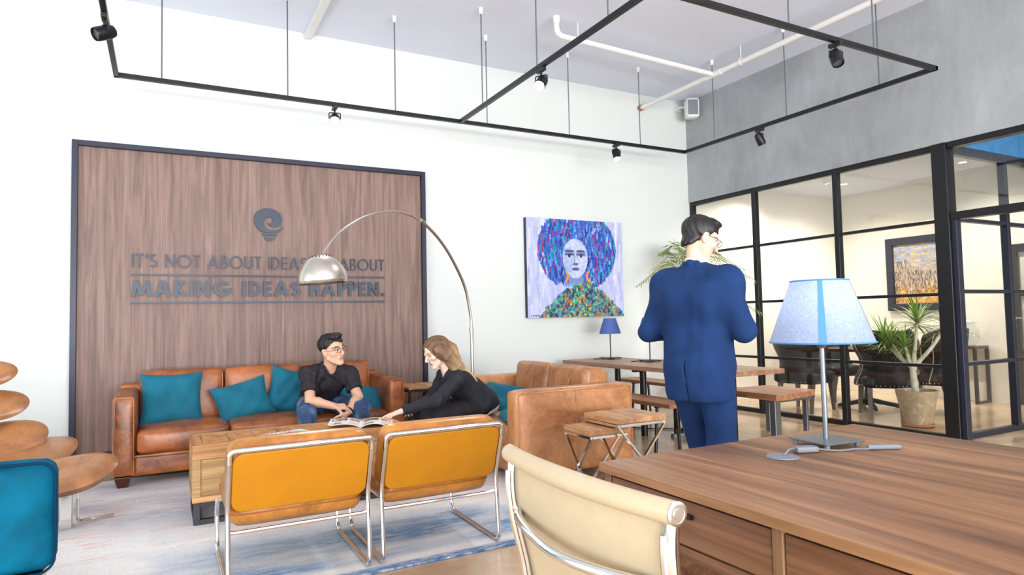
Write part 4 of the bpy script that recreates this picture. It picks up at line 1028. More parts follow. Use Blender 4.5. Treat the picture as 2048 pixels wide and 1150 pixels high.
def desk():
    t = thing('work_desk', 'large walnut work desk with a seam and drawers filling the right foreground', 'desk', (1.86, .5, 0))
    x0, xm, x1, y0, y1, zt = 1.222, 1.706, 2.50, -1.25, 1.715, .74
    def top(xa, xb):
        bm = MB().box(xa, xb, y0, y1, zt-.028, zt); return obj('top_board', bm, 'desk_wood', t, False, .002)
    top(x0, xm-.0015); top(xm+.0015, x1)
    z0, z1 = .555, zt-.03
    for y in (y1-.03, 1.04, .34, -.36, y0):      # uprights between the drawers
        obj('stile', MB().box(x0+.022, x0+.05, y, y+.03, 0 if y in (y1-.03, y0) else z0, z1), 'stile_wood' if .0 < y < 1.2 else 'desk_front', t, False, .002)
    ed = [y0+.03, -.36, -.33, .34, .37, 1.04, 1.07, y1-.03]
    for k in range(4):
        d = obj('drawer', MB().box(x0+.026, x0+.046, ed[2*k]+.004, ed[2*k+1]-.004, z0+.022, z1-.012), 'desk_front', t, False, .002)
        ym = (ed[2*k]+ed[2*k+1])/2
        obj('pull', MB().box(x0+.014, x0+.026, ym-.05, ym+.05, z0+.10, z0+.112), 'black_metal', d, False)
    obj('bottom_rail', MB().box(x0+.022, x0+.045, y0+.03, y1-.03, z0-.012, z0+.018), 'desk_front', t, False, .002)
    obj('end_panel', MB().box(x0+.05, x1-.03, y1-.03, y1-.005, 0, z1), 'desk_front', t, False, .002)
    obj('end_panel', MB().box(x0+.05, x1-.03, y0+.005, y0+.03, 0, z1), 'desk_front', t, False, .002)
    obj('back_panel', MB().box(x1-.05, x1-.03, y0+.03, y1-.03, .3, z1), 'desk_front', t, False)
    obj('cable_grommet', MB().lathe([(.048, 0), (.05, .001), (.048, .004), (.018, .0055), (.004, .004)], (1.748, 1.447, zt), 28), 'grey_plastic', t)
    # lamp
    x, y = 2.03, 1.497; zb = .757
    t = thing('desk_lamp', 'large lamp with pale blue paper shade on the walnut work desk', 'lamp', (x, y, zt))
    R = Matrix.Rotation(-.09, 3, 'Z')
    def rb(bm): bm.v = [tuple(R @ (Vector(v)-Vector((x, y, 0)))+Vector((x, y, 0))) for v in bm.v]; return bm
    obj('base', rb(MB().box(x-.088, x+.088, y-.083, y+.083, zb, zb+.006)), 'grey_steel', t, False, .002)
    for sx in (-1, 1):
        for sy in (-1, 1): obj('foot', rb(MB().lathe([(.009, 0), (.009, zb-zt)], (x+sx*.07, y+sy*.066, zt), 10)), 'grey_plastic', t)
    obj('stem', MB().tube([(x, y, zb), (x, y, 1.105)], .0085, 14), 'grey_steel', t)
    obj('socket', MB().lathe([(.01, 1.075), (.023, 1.09), (.023, 1.12), (.016, 1.16)], (x, y, 0), 16), 'leg_grey', t)
    obj('bulb', MB().ball((x, y, 1.19), (.026, .026, .035)), 'bulb_glow', t)
    s = obj('lamp_shade', MB().lathe([(.169, 1.096), (.0935, 1.312)], (x, y, 0), 64, False, False), 'paper_shade', t)
    for nm, a, hw in (('shade_strip', -2.48, .075), ('shade_strip', -.91, .075), ('shade_strip', .66, .075), ('shade_strip', 2.23, .075)):
        def P(u, v, a=a, hw=hw): r = .1702+(.0947-.1702)*v; q = a+(u-.5)*2*hw; return (x+r*math.cos(q), y+r*math.sin(q), 1.096+.216*v)
        obj(nm, MB().grid(5, 2, P), 'shade_strip', s)
    for r, z in ((.1695, 1.097), (.094, 1.311)):
        obj('rim', MB().tube([(x+r*math.cos(2*PI*k/48), y+r*math.sin(2*PI*k/48), z) for k in range(48)], .003, 6, closed=True), 'shade_strip', s)
    for k in range(3): obj('spoke', MB().tube([(x, y, 1.13), (x+.164*math.cos(k*2.09), y+.164*math.sin(k*2.09), 1.10)], .002, 5), 'grey_steel', s)
    obj('inline_switch', MB().soft((1.87, 1.455, zt+.011), (.075, .035, .02), .006, 0, 5, Matrix.Rotation(-.4, 3, 'Z')), 'grey_plastic', t)
    obj('cord', MB().tube(spline([(1.755, 1.447, zt+.006), (1.79, 1.452, zt+.02), (1.835, 1.47, zt+.012)], 6), .003, 6).tube(spline([(1.905, 1.44, zt+.010), (1.96, 1.40, zt+.005), (2.03, 1.385, zt+.005), (2.06, 1.36, zt+.006), (2.1, 1.38, zt+.006)], 6), .003, 6), 'grey_plastic', t)
    tag(obj('cable_plug', MB().soft((2.115, 1.345, zt+.009), (.11, .022, .016), .006, 0, 5, Matrix.Rotation(-.5, 3, 'Z')), 'grey_plastic'), 'grey plug end lying on the desk beside the lamp base', 'plug')
    l = bpy.data.lights.new('lamp_bulb', 'POINT'); l.energy = .9; l.color = (1, .93, .93); l.shadow_soft_size = .04
    o = bpy.data.objects.new('lamp_bulb', l); o.location = (x, y, 1.21); COL.objects.link(o)
desk()
def office_chair():
    t = thing('office_chair', 'cream mesh office chair with chrome frame pulled up to the work desk', 'chair', (.98, 1.1, 0))
    ya, yb = .838, 1.424; ym = (ya+yb)/2; hw = (yb-ya)/2
    sag = lambda y: -.028*(1-((y-ym)/hw)**2)      # the back curves away from the sitter towards the camera side
    # side rail profile (x, z): top roll down to the seat, then forward
    prof = [(.752, .868), (.748, .80), (.758, .72), (.782, .62), (.80, .53), (.835, .455), (.91, .425), (1.05, .43), (1.19, .445), (1.27, .425)]
    sp = [Vector((p[0], 0, p[1])) for p in prof]; S = spline(sp, 6)
    n = len(S)
    mb = MB().grid(15, n, lambda u, v: (S[round(v*(n-1))].x+.004+(sag(ya+.02+u*(yb-ya-.04)) if v < .6 else .0)*max(0, 1-v*1.6), ya+.02+u*(yb-ya-.04), S[round(v*(n-1))].z-(.02*(1-(2*u-1)**2)*(v > .55))))
    o = obj('mesh_seat_and_back', mb, 'cream_mesh', t, angle=80); so = o.modifiers.new('thick', 'SOLIDIFY'); so.thickness = .006
    N = 16
    roll = [(.75+sag(ya+(yb-ya)*k/N), ya+(yb-ya)*k/N, .872) for k in range(N+1)]
    r = obj('top_roll', MB().tube(roll, [.0225-.002*abs(2*k/N-1) for k in range(N+1)], 20), 'cream_mesh', t, angle=60)
    for y, s in ((ya, -1), (yb, 1)):
        e = obj('roll_cap', MB().lathe([(.0205, -.001), (.021, .004), (.016, .006), (.0155, .0045), (.009, .0045), (.0085, .007), (.001, .007)], (.75, y, .872), 24, axis=(0, s, 0)), 'brushed_steel', t)
    for y in (ya+.012, yb-.012):
        obj('side_rail', MB().tube([(p.x, y, p.z) for p in S], .0135, 12), 'chrome', t)
    for y in (ya+.016, yb-.016):
        obj('rail_edge', MB().tube([(p.x-.012, y, p.z) for p in S[3:28]], .008, 8), 'brushed_steel', t)
    br = spline([(.772, ya+.02, .745), (.725, ya+.09, .738), (.695, ym, .728), (.725, yb-.09, .738), (.772, yb-.02, .745)], 8)
    obj('back_brace', MB().tube(br, .0115, 12), 'chrome', t)
    for y, s in ((ya-.005, -1), (yb+.005, 1)):
        arm = fillet([(.80, y, .60), (.80, y+s*.045, .655), (1.02, y+s*.05, .655), (1.10, y+s*.04, .60), (1.10, y, .45)], .06, 6)
        obj('armrest', MB().tube(arm, .014, 12), 'chrome', t)
    obj('under_brace', MB().tube(spline([(1.0, ya+.02, .415), (1.0, ym, .37), (1.0, yb-.02, .415)], 6), .014, 10), 'chrome', t)
    obj('column', MB().tube([(1.0, ym, .08), (1.0, ym, .38)], .025, 16), 'chrome', t)
    for k in range(5):
        a = k*2*PI/5+.3; e = Vector((1.0+.29*math.cos(a), ym+.29*math.sin(a), .075))
        obj('base_arm', MB().tube([(1.0, ym, .12), tuple(e)], [.022, .012], 10), 'chrome', t)
        c = obj('castor', MB().lathe([(.001, -.012), (.026, -.012), (.028, 0), (.026, .012), (.001, .012)], (e.x, e.y, .028), 16, axis=(-math.sin(a), math.cos(a), 0)), 'black_plastic', t)
office_chair()
# ================================================================ PLANTS
def strap_leaf(L, w, droop):
    mb = MB(); n = 5; vs = []
    for i in range(n+1):
        t = i/n; x = L*t*(1-.15*droop*t); z = -droop*L*t*t*.55; ww = w*(1-t)**.6*(.55+.45*min(1, t*4)); ww = max(ww, .0004)
        vs += [(x, -ww, z+ww*.35), (x, 0, z), (x, ww, z+ww*.35)]
    fs = []
    for i in range(n):
        for k in range(2): a = 3*i+k; fs.append((a, a+1, a+4, a+3))
    return mb.add(vs, fs)
def dracaena():
    bx, by = 6.92, 4.02
    t = thing('potted_dracaena', 'branching dracaena with spiky leaf tufts in a stone pot behind the glass', 'plant', (bx, by, 0))
    obj('saucer', MB().lathe([(.125, 0), (.15, .008), (.155, .03), (.14, .03), (.13, .015)], (bx, by, 0), 32), 'terracotta', t)
    p = obj('pot', MB().lathe([(.125, .018), (.13, .03), (.172, .25), (.192, .345), (.196, .372), (.184, .374), (.178, .345), (.174, .32)], (bx, by, 0), 40, True, False), 'pot_stone', t)
    obj('soil', MB().lathe([(.001, .335), (.09, .332), (.176, .322)], (bx, by, 0), 24, False, False), 'soil', t)
    B = Vector((bx, by, 0)); fork = B+Vector((-.01, .02, .60))
    br = [([B+Vector((0, 0, .3)), B+Vector((-.012, .01, .45)), fork], .036, .030)]
    crowns = [((.06, -.01, 1.09), 1.0), ((.02, .33, .90), .95), ((.0, .24, .86), .9), ((-.04, .07, .83), .75), ((.22, -.22, 1.04), 1.0)]
    for c, s in crowns: br.append(([fork, (fork+B+Vector(c))/2+Vector((0, 0, -.03)), B+Vector(c)], .023, .014))
    for k, (P, r0, r1) in enumerate(br):
        S = spline(P, 6); m = len(S)
        obj('trunk' if k == 0 else 'branch', MB().tube(S, [r0+(r1-r0)*i/(m-1) for i in range(m)], 10), 'bark', t)
    protos = []
    rr = random.Random(5)
    for c, s in crowns:
        P = B+Vector(c)
        for i in range(56):
            q = rr.random(); el = math.radians(80-95*(i/56)); az = i*2.4+rr.random()*.5; k = i % 3
            if len(protos) < 3: l = obj('leaf', strap_leaf(.33, .0125, (.2, .45, .85)[k]), 'leaf', None, angle=80); l.parent = t; protos.append(l)
            else: l = protos[k].copy(); COL.objects.link(l); l.parent = t
            l.location = P-B+Vector((0, 0, -.06*(i/56))); l.rotation_euler = (rr.uniform(-.3, .3), -el, az); sc = s*rr.uniform(.8, 1.1); l.scale = (sc, sc, sc)
dracaena()
def palm():
    bx, by = 5.75, 6.05
    t = thing('potted_palm', 'feathery potted palm in the corner behind the walking man', 'plant', (bx, by, 0))
    obj('pot', MB().lathe([(.13, 0), (.17, .3), (.175, .32), (.16, .32), (.155, .28)], (bx, by, 0), 28, True, False), 'pot_stone', t)
    obj('soil', MB().lathe([(.001, .285), (.155, .28)], (bx, by, 0), 20, False, False), 'soil', t)
    rr = random.Random(11); B = Vector((bx, by, .28))
    # tips of the fronds
    tips = [(4.98, 5.85, 1.72, 2.05), (5.1, 6.2, 1.60, 1.95), (5.28, 5.6, 1.90, 2.12), (6.05, 5.35, 1.62, 2.02), (6.20, 5.65, 1.78, 2.10), (6.12, 5.30, 1.22, 1.65), (5.55, 6.3, 2.0, 2.15), (5.6, 5.4, 1.80, 2.10), (5.15, 5.75, 1.35, 1.75), (6.1, 6.2, 1.9, 2.1)]
    for tx, ty, tz, hz in tips:
        mid = Vector(((bx+tx)/2*.6+bx*.4, (by+ty)/2*.6+by*.4, hz-.12)); S = spline([B, (B+mid)/2+Vector((0, 0, .12)), mid, Vector((tx, ty, tz))], 8); m = len(S)
        mb = MB().tube(S, [.012*(1-i/m)+.002 for i in range(m)], 6); f = obj('frond_stem', mb, 'palm_stem', t)
        lb = MB()
        for i in range(m//2-1, m):
            tt = (i-m//2+1)/(m//2+1); d = (S[min(i+1, m-1)]-S[i-1]).normalized(); side = d.cross(Vector((0, 0, 1))).normalized()
            for j in range(2):
                for s in (-1, 1):
                    L = .26*math.sin(PI*(.22+.68*tt))*rr.uniform(.85, 1.1); o = S[i]+d*(j*.5*(S[i]-S[i-1]).length)
                    e = o+side*s*L*.72+d*L*.6+Vector((0, 0, -L*rr.uniform(.15, .45))); mdl = (o+e)/2+Vector((0, 0, L*.10)); w = d*.0085
                    lb.add([o, mdl-w, e, mdl+w], [(0, 1, 2, 3)])
        obj('frond_leaflets', lb, 'palm_leaf', f, False)
palm()

# ================================================================ MEETING ROOM
def wing_chair(label, x, y, rz, proto=[None]):
    if proto[0] is not None: return dup(proto[0], (x, y, 0), rz, label)
    t = thing('wingback_chair', label, 'chair', (0, 0, 0), 'studded wingback chairs in the glass room'); proto[0] = t
    # faces +Y
    def ext(z): return math.radians(92-45*max(0, (z-.88)/.10)**2)      # half-angle of the wing at a height
    def rad(z): return .205+.08*math.exp(-((z-.83)/.12)**2)+.07*math.exp(-((z-.38)/.11)**2)
    n, m = 22, 16
    def P(u, v):
        z = .36+.62*v; a = (2*u-1)*ext(z); r = rad(z); return (r*math.sin(a), .04-(.27+.02*v)*math.cos(a)*1.0-.07*v, z)
    b = obj('backrest', MB().grid(n, m, P), 'chair_black', t, angle=80); so = b.modifiers.new('thick', 'SOLIDIFY'); so.thickness = .05; so.offset = 1
    sb = MB()
    for i in range(40):
        for sg in (-1, 1):
            z = .37+.60*i/39; a = sg*min(1.25, ext(z)-.2); r = rad(z)+.052; sb.ball((r*math.sin(a), .04-(.27+.02*(z-.36)/.62+.052)*math.cos(a)-.07*(z-.36)/.62, z), .0085, 6, 4)
    for i in range(24): p = Vector(P(i/23, 0.0)); sb.ball(p+Vector((p.x*.16, -.05, .01)), .0075, 6, 4)
    s = obj('studs', sb, 'stud', b); s['kind'] = 'stuff'
    obj('seat', MB().soft((0, .03, .41), (.54, .54, .13), .04, .005, 8, pz=.015), 'chair_black', t)
    for sx in (-1, 1):
        obj('leg', MB().frustum((sx*.23, .27, 0), .03, .03, (sx*.21, .25, .36), .05, .05), 'leg_grey', t, False)
        obj('leg', MB().frustum((sx*.22, -.26, 0), .03, .03, (sx*.20, -.17, .36), .05, .05), 'leg_grey', t, False)
    t.location = (x, y, 0); t.rotation_euler = (0, 0, rz)
    return t
wing_chair('dark studded wingback chair in the glass room, behind the desk lamp', 6.98, 5.42, -1.4)
wing_chair('dark studded wingback chair in the glass room, directly behind the dracaena', 7.27, 4.56, -.8)
wing_chair('dark studded wingback chair partly behind the black post of the glass wall', 7.94, 4.40, .15)
wing_chair('dark studded wingback chair at the far side of the meeting table', 8.15, 5.85, 2.9)
def meeting():
    t = thing('meeting_table', 'dark pedestal table between the wingback chairs in the glass room', 'table', (7.8, 5.1, 0))
    obj('top', MB().box(7.38, 8.25, 4.72, 5.55, .71, .745), 'room_table', t, False, .005)
    obj('column', MB().lathe([(.05, .03), (.045, .12), (.04, .68), (.12, .71)], (7.8, 5.12, 0), 20), 'dark_iron', t)
    for k in range(4):
        a = PI/4+k*PI/2; obj('foot', MB().tube(spline([(7.8, 5.12, .10), (7.8+.16*math.cos(a), 5.12+.16*math.sin(a), .06), (7.8+.36*math.cos(a), 5.12+.36*math.sin(a), .018)], 5), [.03]*5+[.026]*5+[.018], 8), 'dark_iron', t)
    t = thing('credenza_table', 'narrow console table with black metal legs against the far cream wall', 'table', (9.2, 4.6, 0))
    x0, x1, y0, y1, z = 9.06, 9.38, 4.50, 5.40, .73
    obj('top', MB().box(x0, x1, y0, y1, z-.04, z), 'room_table', t, False, .004)
    for x in (x0, x1-.035):
        for y in (y0, y1-.035): obj('leg', MB().box(x, x+.035, y, y+.035, 0, z-.04), 'black_metal', t, False)
    for y in (y0, y1-.035): obj('foot_rail', MB().box(x0+.035, x1-.035, y, y+.035, 0, .03), 'black_metal', t, False)
    def jar(nm, lab, cat, x, y, prof, top=None):
        t = thing(nm, lab, cat, (x, y, z)); obj('body', MB().lathe(prof, (x, y, z), 24, True, False), 'jar_glass', t)
        if top: obj('stopper', MB().lathe(top, (x, y, z), 16), 'white_plastic', t)
    jar('glass_jar', 'round glass jar on the console table by the far door', 'jar', 9.2, 4.635, [(.06, 0), (.10, .04), (.115, .13), (.105, .2), (.07, .27), (.06, .30)], [(.06, .30), (.062, .315), (.02, .33), (.02, .35)])
    jar('glass_bottle', 'slim clear bottle on the console table beside the round jar', 'bottle', 9.18, 5.02, [(.035, 0), (.036, .14), (.014, .18), (.014, .24)], [(.016, .24), (.016, .26)])
    t = thing('serving_tray', 'low white tray between bottle and jar on the console table', 'tray', (9.2, 4.85, z))
    obj('plate', MB().box(9.11, 9.29, 4.79, 4.92, z, z+.012), 'white_plastic', t, False, .003)
    obj('rim', MB().box(9.11, 9.12, 4.79, 4.92, z+.012, z+.03).box(9.28, 9.29, 4.79, 4.92, z+.012, z+.03).box(9.12, 9.28, 4.79, 4.80, z+.012, z+.03).box(9.12, 9.28, 4.91, 4.92, z+.012, z+.03), 'white_plastic', t, False)
    for i, (x, y) in enumerate(((8.43, 5.75), (7.3, 6.1), (8.6, 4.3), (7.3, 4.2))):
        zc = 3.0; t = thing('downlight', ('round recessed downlight seen through the top pane of the glass wall', 'recessed downlight near the rear corner of the glass room', 'recessed downlight over the console table in the glass room', 'recessed downlight over the dracaena in the glass room')[i], 'ceiling light', (x, y, zc), 'downlights of the glass room')
        obj('ring', MB().lathe([(.055, -.006), (.06, 0), (.045, 0), (.045, -.006)], (x, y, zc-.001), 24, False, False), 'white_plastic', t)
        obj('lens', MB().lathe([(.001, -.003), (.045, -.003)], (x, y, zc-.001), 24, False, False), 'downlight_glow', t)
        l = bpy.data.lights.new('downlight_beam', 'SPOT'); l.energy = 105; l.spot_size = 2.6; l.spot_blend = .8; l.color = (1, .91, .79); l.shadow_soft_size = .05
        o = bpy.data.objects.new('downlight_beam', l); COL.objects.link(o); o.location = (x, y, zc-.02)
meeting()
# ================================================================ PEOPLE (implicit surfaces, meshed once)
def smin(a, b, k):
    if k <= 0: return np.minimum(a, b)
    h = np.clip(.5+.5*(b-a)/k, 0, 1); return b+(a-b)*h-k*h*(1-h)
def smax(a, b, k): return -smin(-a, -b, k)
def sd_cap(p, a, b, r0, r1):
    a = np.asarray(a, np.float32); b = np.asarray(b, np.float32); ab = b-a; t = np.clip(((p-a) @ ab)/max(1e-9, float(ab @ ab)), 0, 1)
    return np.linalg.norm(p-a-t[:, None]*ab, axis=1)-(r0+(r1-r0)*t)
def sd_ell(p, c, r, R=None):
    q = p-np.asarray(c, np.float32)
    if R is not None: q = q @ np.asarray(R, np.float32)     # columns of R = axes of the ellipsoid
    r = np.asarray(r, np.float32); k0 = np.linalg.norm(q/r, axis=1); k1 = np.linalg.norm(q/(r*r), axis=1)+1e-9
    return k0*(k0-1)/k1
def evalp(p, prims):
    d = None
    for q in prims:
        kind, k = q[0], q[1]
        v = sd_cap(p, *q[2:]) if kind == 'c' else sd_ell(p, *q[2:])
        d = v if d is None else smin(d, v, k)
    return d
def bounds(prims, pad):
    lo, hi = np.full(3, 1e9), np.full(3, -1e9)
    for q in prims:
        if q[0] == 'c':
            for c, r in ((q[2], q[4]), (q[3], q[5])): lo = np.minimum(lo, np.array(c)-r); hi = np.maximum(hi, np.array(c)+r)
        else: m = max(q[3]); lo = np.minimum(lo, np.array(q[2])-m); hi = np.maximum(hi, np.array(q[2])+m)
    return lo-pad, hi+pad
def nets(fn, lo, hi, h, B=8):
    lo = np.asarray(lo, float); n = np.ceil((np.asarray(hi)-lo)/(h*B)).astype(int); N = n*B
    ax = [lo[i]+(np.arange(n[i])+.5)*h*B-h*.5 for i in range(3)]
    C = np.stack(np.meshgrid(*ax, indexing='ij'), -1).reshape(-1, 3).astype(np.float32); dc = fn(C)
    act = np.abs(dc) < h*B*1.15
    D = np.repeat(np.repeat(np.repeat(dc.reshape(n), B, 0), B, 1), B, 2).astype(np.float32)
    ids = np.argwhere(act.reshape(n)); g = np.stack(np.meshgrid(*[np.arange(B)]*3, indexing='ij'), -1).reshape(-1, 3)
    for s in range(0, len(ids), 600):
        I = (ids[s:s+600, None, :]*B+g[None]).reshape(-1, 3); D[I[:, 0], I[:, 1], I[:, 2]] = fn((lo+I*h).astype(np.float32))
    S = D < 0; cnt = np.zeros(N-1, np.int8)
    for i in (0, 1):
        for j in (0, 1):
            for k in (0, 1): cnt += S[i:N[0]-1+i, j:N[1]-1+j, k:N[2]-1+k]
    cells = np.argwhere((cnt > 0) & (cnt < 8)); idx = np.full(N-1, -1, np.int32); idx[tuple(cells.T)] = np.arange(len(cells))
    acc = np.zeros((len(cells), 3)); num = np.zeros(len(cells)); cr = np.array([(i, j, k) for i in (0, 1) for j in (0, 1) for k in (0, 1)])
    for a in range(8):
        for b in range(a+1, 8):
            if abs(cr[a]-cr[b]).sum() != 1: continue
            pa, pb = cells+cr[a], cells+cr[b]; da, db = D[tuple(pa.T)], D[tuple(pb.T)]; m = (da < 0) != (db < 0)
            t = np.where(m, da/np.where(m, da-db, 1), 0); acc += np.where(m[:, None], cr[a]+(cr[b]-cr[a])*t[:, None], 0); num += m
    V = lo+(cells+acc/num[:, None])*h; F = []
    for a in range(3):
        b, c = (a+1) % 3, (a+2) % 3; sl0 = [slice(None)]*3; sl1 = [slice(None)]*3; sl0[a] = slice(0, -1); sl1[a] = slice(1, None)
        e = np.argwhere(S[tuple(sl0)] != S[tuple(sl1)]); e = e[(e[:, b] > 0) & (e[:, c] > 0) & (e[:, b] < N[b]-1) & (e[:, c] < N[c]-1)]
        if not len(e): continue
        fl = S[tuple(e.T)]; q = []
        for db, dc_ in ((-1, -1), (0, -1), (0, 0), (-1, 0)):
            z = e.copy(); z[:, b] += db; z[:, c] += dc_; q.append(idx[tuple(z.T)])
        q = np.stack(q, 1); q = np.where(fl[:, None], q, q[:, ::-1]); F.append(q[(q >= 0).all(1)])
    return V, np.concatenate(F)
def sdf_obj(name, fn, lo, hi, h, mat, parent, color=None):
    V, F = nets(fn, lo, hi, h); mb = MB(); mb.v = V.tolist(); mb.f = F.tolist()
    return obj(name, mb, mat, parent, True, cols=None if color is None else color(V), angle=180)
def V3(*a): return np.array(a, float)
def nrm(v): v = np.array(v, float); return v/np.linalg.norm(v)
def head_frame(face, up):
    f = nrm(face); u = np.array(up, float); u = nrm(u-f*(u @ f)); r = np.cross(f, u); return np.stack([r, f, u], 1)   # columns: right, forward, up
class Head:
    def __init__(s, c, face, up, k=1., fem=False): s.c = np.array(c, float); s.R = head_frame(face, up); s.k = k; s.fem = fem
    def w(s, p): return s.c+s.R @ (np.array(p, float)*s.k)
    def loc(s, P): return ((P-s.c) @ s.R)/s.k
    def C(s, a, b, r0, r1=None, k=.01): return ('c', k*s.k, s.w(a), s.w(b), r0*s.k, (r0 if r1 is None else r1)*s.k)
    def E(s, c, r, k=.01): return ('e', k*s.k, s.w(c), [q*s.k for q in r], s.R)
    def prims(s):
        j = .88 if s.fem else 1.0
        L = [s.E((0, -.015, .035), (.074, .094, .082)), s.E((0, .018, -.030), (.059*j, .064, .080), .026)]
        for x in (-1, 1):
            L += [s.C((x*.056*j, -.002, -.05), (x*.016*j, .060, -.098), .014, .012, .022), s.E((x*.041, .052, -.018), (.022, .022, .020), .018), s.C((x*.046, .070, .024), (x*.014, .084, .022), .009, .009, .014)]
        L += [s.E((0, .066, -.100), (.018*j, .014, .012), .02), s.C((0, .084, .012), (0, .106, -.026), .0065, .0100, .012)]
        for x in (-1, 1): L += [s.E((x*.0115, .096, -.031), (.008, .010, .007), .006), s.E((x*.075, -.008, -.004), (.009, .021, .033), .008), s.C((x*.078, -.016, .018), (x*.084, -.022, .006), .006, .006, .006)]
        L += [s.C((-.015, .0745, -.057), (.015, .0745, -.057), .0044, .0044, .012), s.C((-.012, .0725, -.066), (.012, .0725, -.066), .0050, .0050, .012)]
        return L
    def carve(s, p, d):
        q = s.loc(p).astype(np.float32)
        for x in (-1, 1):
            d = smax(d, -sd_ell(q, (x*.031, .096, .004), (.016, .015, .0085))*s.k, .008*s.k)
        mo = sd_cap(q, np.array((-.02, .0835, -.0615)), np.array((.02, .0835, -.0615)), .0024, .0024)
        return smax(d, -mo*s.k, .003)
    def color(s, V, skin, lip, brow, blush):
        q = s.loc(V); c = np.tile(np.array(skin, float), (len(V), 1))
        def m(cx, cy, cz, rx, ry, rz): return np.exp(-(((q[:, 0]-cx)/rx)**2+((q[:, 1]-cy)/ry)**2+((q[:, 2]-cz)/rz)**2)**2)
        def mix(w, col):
            nonlocal c; w = np.clip(w, 0, 1)[:, None]; c = c*(1-w)+np.array(col, float)*w
        for x in (-1, 1): mix(m(x*.042, .06, -.03, .022, .04, .02)*.45, blush)
        mix(m(0, .084, -.062, .023, .02, .0095)*.6, lip)
        mix(m(0, .084, -.0615, .019, .03, .0021)*.8, np.array(lip)*.62)
        for x in (-1, 1):
            z0 = .030-.25*np.abs(np.abs(q[:, 0])-.034); wz = np.exp(-((q[:, 2]-z0)/.005)**4)*np.exp(-((q[:, 0]-x*.034)/.021)**4)*(q[:, 1] > .045); mix(wz*.9, brow)
            mix(m(x*.031, .08, .0095, .016, .03, .004)*.8, np.array(brow)*.8)
        if s.fem:
            for x in (-1, 1): mix(m(x*.031, .08, .0005, .016, .03, .0026)*.9, (70, 46, 36))
        c = np.clip(c, 0, 255)/255; return np.where(c <= .04045, c/12.92, ((c+.055)/1.055)**2.4)
    def eyes(s, parent):
        for x in (-1, 1) if not s.fem else ():     # her eyes are lowered: the lids are shut
            mb = MB().ball(tuple(s.w((x*.031, .0750, .003))), .0112*s.k, 14, 10); e = obj('eye', mb, 'eye_white', parent)
            d = s.R @ np.array((0, 1, 0.)); obj('iris', MB().lathe([(.0062*s.k, 0), (.005*s.k, .0018), (.0005, .0024)], tuple(s.w((x*.031, .0750, .003))+d*.0098*s.k), 14, axis=tuple(d)), 'iris_dark', e)
def hand_prims(w, d, n, t, curls=(.3, .35, .4, .45), k=1., thumb=.4, spread=.06):
    w = np.array(w, float); d = nrm(d); n = np.array(n, float); n = nrm(n-d*(n @ d)); t = np.array(t, float); t = nrm(t-d*(t @ d)-n*(t @ n))
    L = []; base = w+d*.012*k
    for i, (o, ln, fl, r) in enumerate(((.029, .092, .072, .0086), (.010, .096, .079, .0088), (-.009, .092, .073, .0084), (-.027, .084, .058, .0075))):
        kn = w+d*ln*k+t*o*k; L.append(('c', .012*k, base+t*o*.55*k, kn, .0125*k, .0105*k))
        p = kn; a = 0; sp = spread*(1.2-i*.8)
        for j, (fr, rr) in enumerate(((.45, 1.), (.31, .92), (.24, .82))):
            a += curls[i]*(1, 1.15, .8)[j]; dd = nrm(d*math.cos(a)+n*math.sin(a)+t*sp); q = p+dd*fl*fr*k
            L.append(('c', .005*k, p, q, r*rr*k, r*rr*.93*k)); p = q
    p0 = w+d*.03*k+t*.026*k; p1 = p0+nrm(d*.72+t*.62+n*thumb)*.040*k; p2 = p1+nrm(d*.85+t*.25+n*(thumb+.1))*.033*k; p3 = p2+nrm(d*.95+t*.02+n*(thumb+.25))*.026*k
    L += [('c', .012*k, p0, p1, .0135*k, .0115*k), ('c', .005*k, p1, p2, .0108*k, .0098*k), ('c', .004*k, p2, p3, .0095*k, .0078*k)]
    return L
def wrinkle(p, amp, f=1.):
    x, y, z = p[:, 0]*f, p[:, 1]*f, p[:, 2]*f
    return amp*(np.sin(38*z+9*np.sin(11*x+3*y))*np.sin(17*x-13*y+4*z)+.6*np.sin(61*x+23*z+5*np.sin(19*y))*np.sin(29*y+31*z))
def infl(prims, e): 
    o = []
    for q in prims:
        if q[0] == 'c': o.append(('c', q[1], q[2], q[3], q[4]+e, q[5]+e))
        else: o.append(('e', q[1], q[2], [r+e for r in q[3]])+tuple(q[4:]))
    return o
def plane(p, o, n): return (p-np.asarray(o, np.float32)) @ np.asarray(nrm(n), np.float32)     # <0 behind the plane
def body_mesh(root, head, prims, skin, lip, brow, blush, h=.0048):
    P = prims; lo, hi = bounds(P, .02)
    hp = head.prims(); lo2, hi2 = bounds(hp, .02); lo, hi = np.minimum(lo, lo2), np.maximum(hi, hi2)
    def fn(p):
        dh = evalp(p, hp); dh = head.carve(p, dh); return smin(evalp(p, P), dh, .018)
    b = sdf_obj('body', fn, lo, hi, h, 'skin', root, lambda V: head.color(V, skin, lip, brow, blush)); head.eyes(b); return b
def shoe(root, heel, toe, h=.006, mat='shoe_black'):
    a, b = np.array(heel, float), np.array(toe, float); d = b-a
    P = [('c', .02, a+V3(0, 0, .045), a+d*.45+V3(0, 0, .05), .042, .042), ('c', .02, a+d*.45+V3(0, 0, .035), a+d*.95+V3(0, 0, .03), .045, .036)]
    lo, hi = bounds(P, .02); z0 = min(a[2], b[2])
    return sdf_obj('shoe', lambda p: smax(evalp(p, P), -(plane(p, a, (0, 0, 1)) if abs(d[2]) < .01 else plane(p, a, np.cross(np.cross(d, (0, 0, 1)), d)))+0.0, .01), lo, hi, h, mat, root)

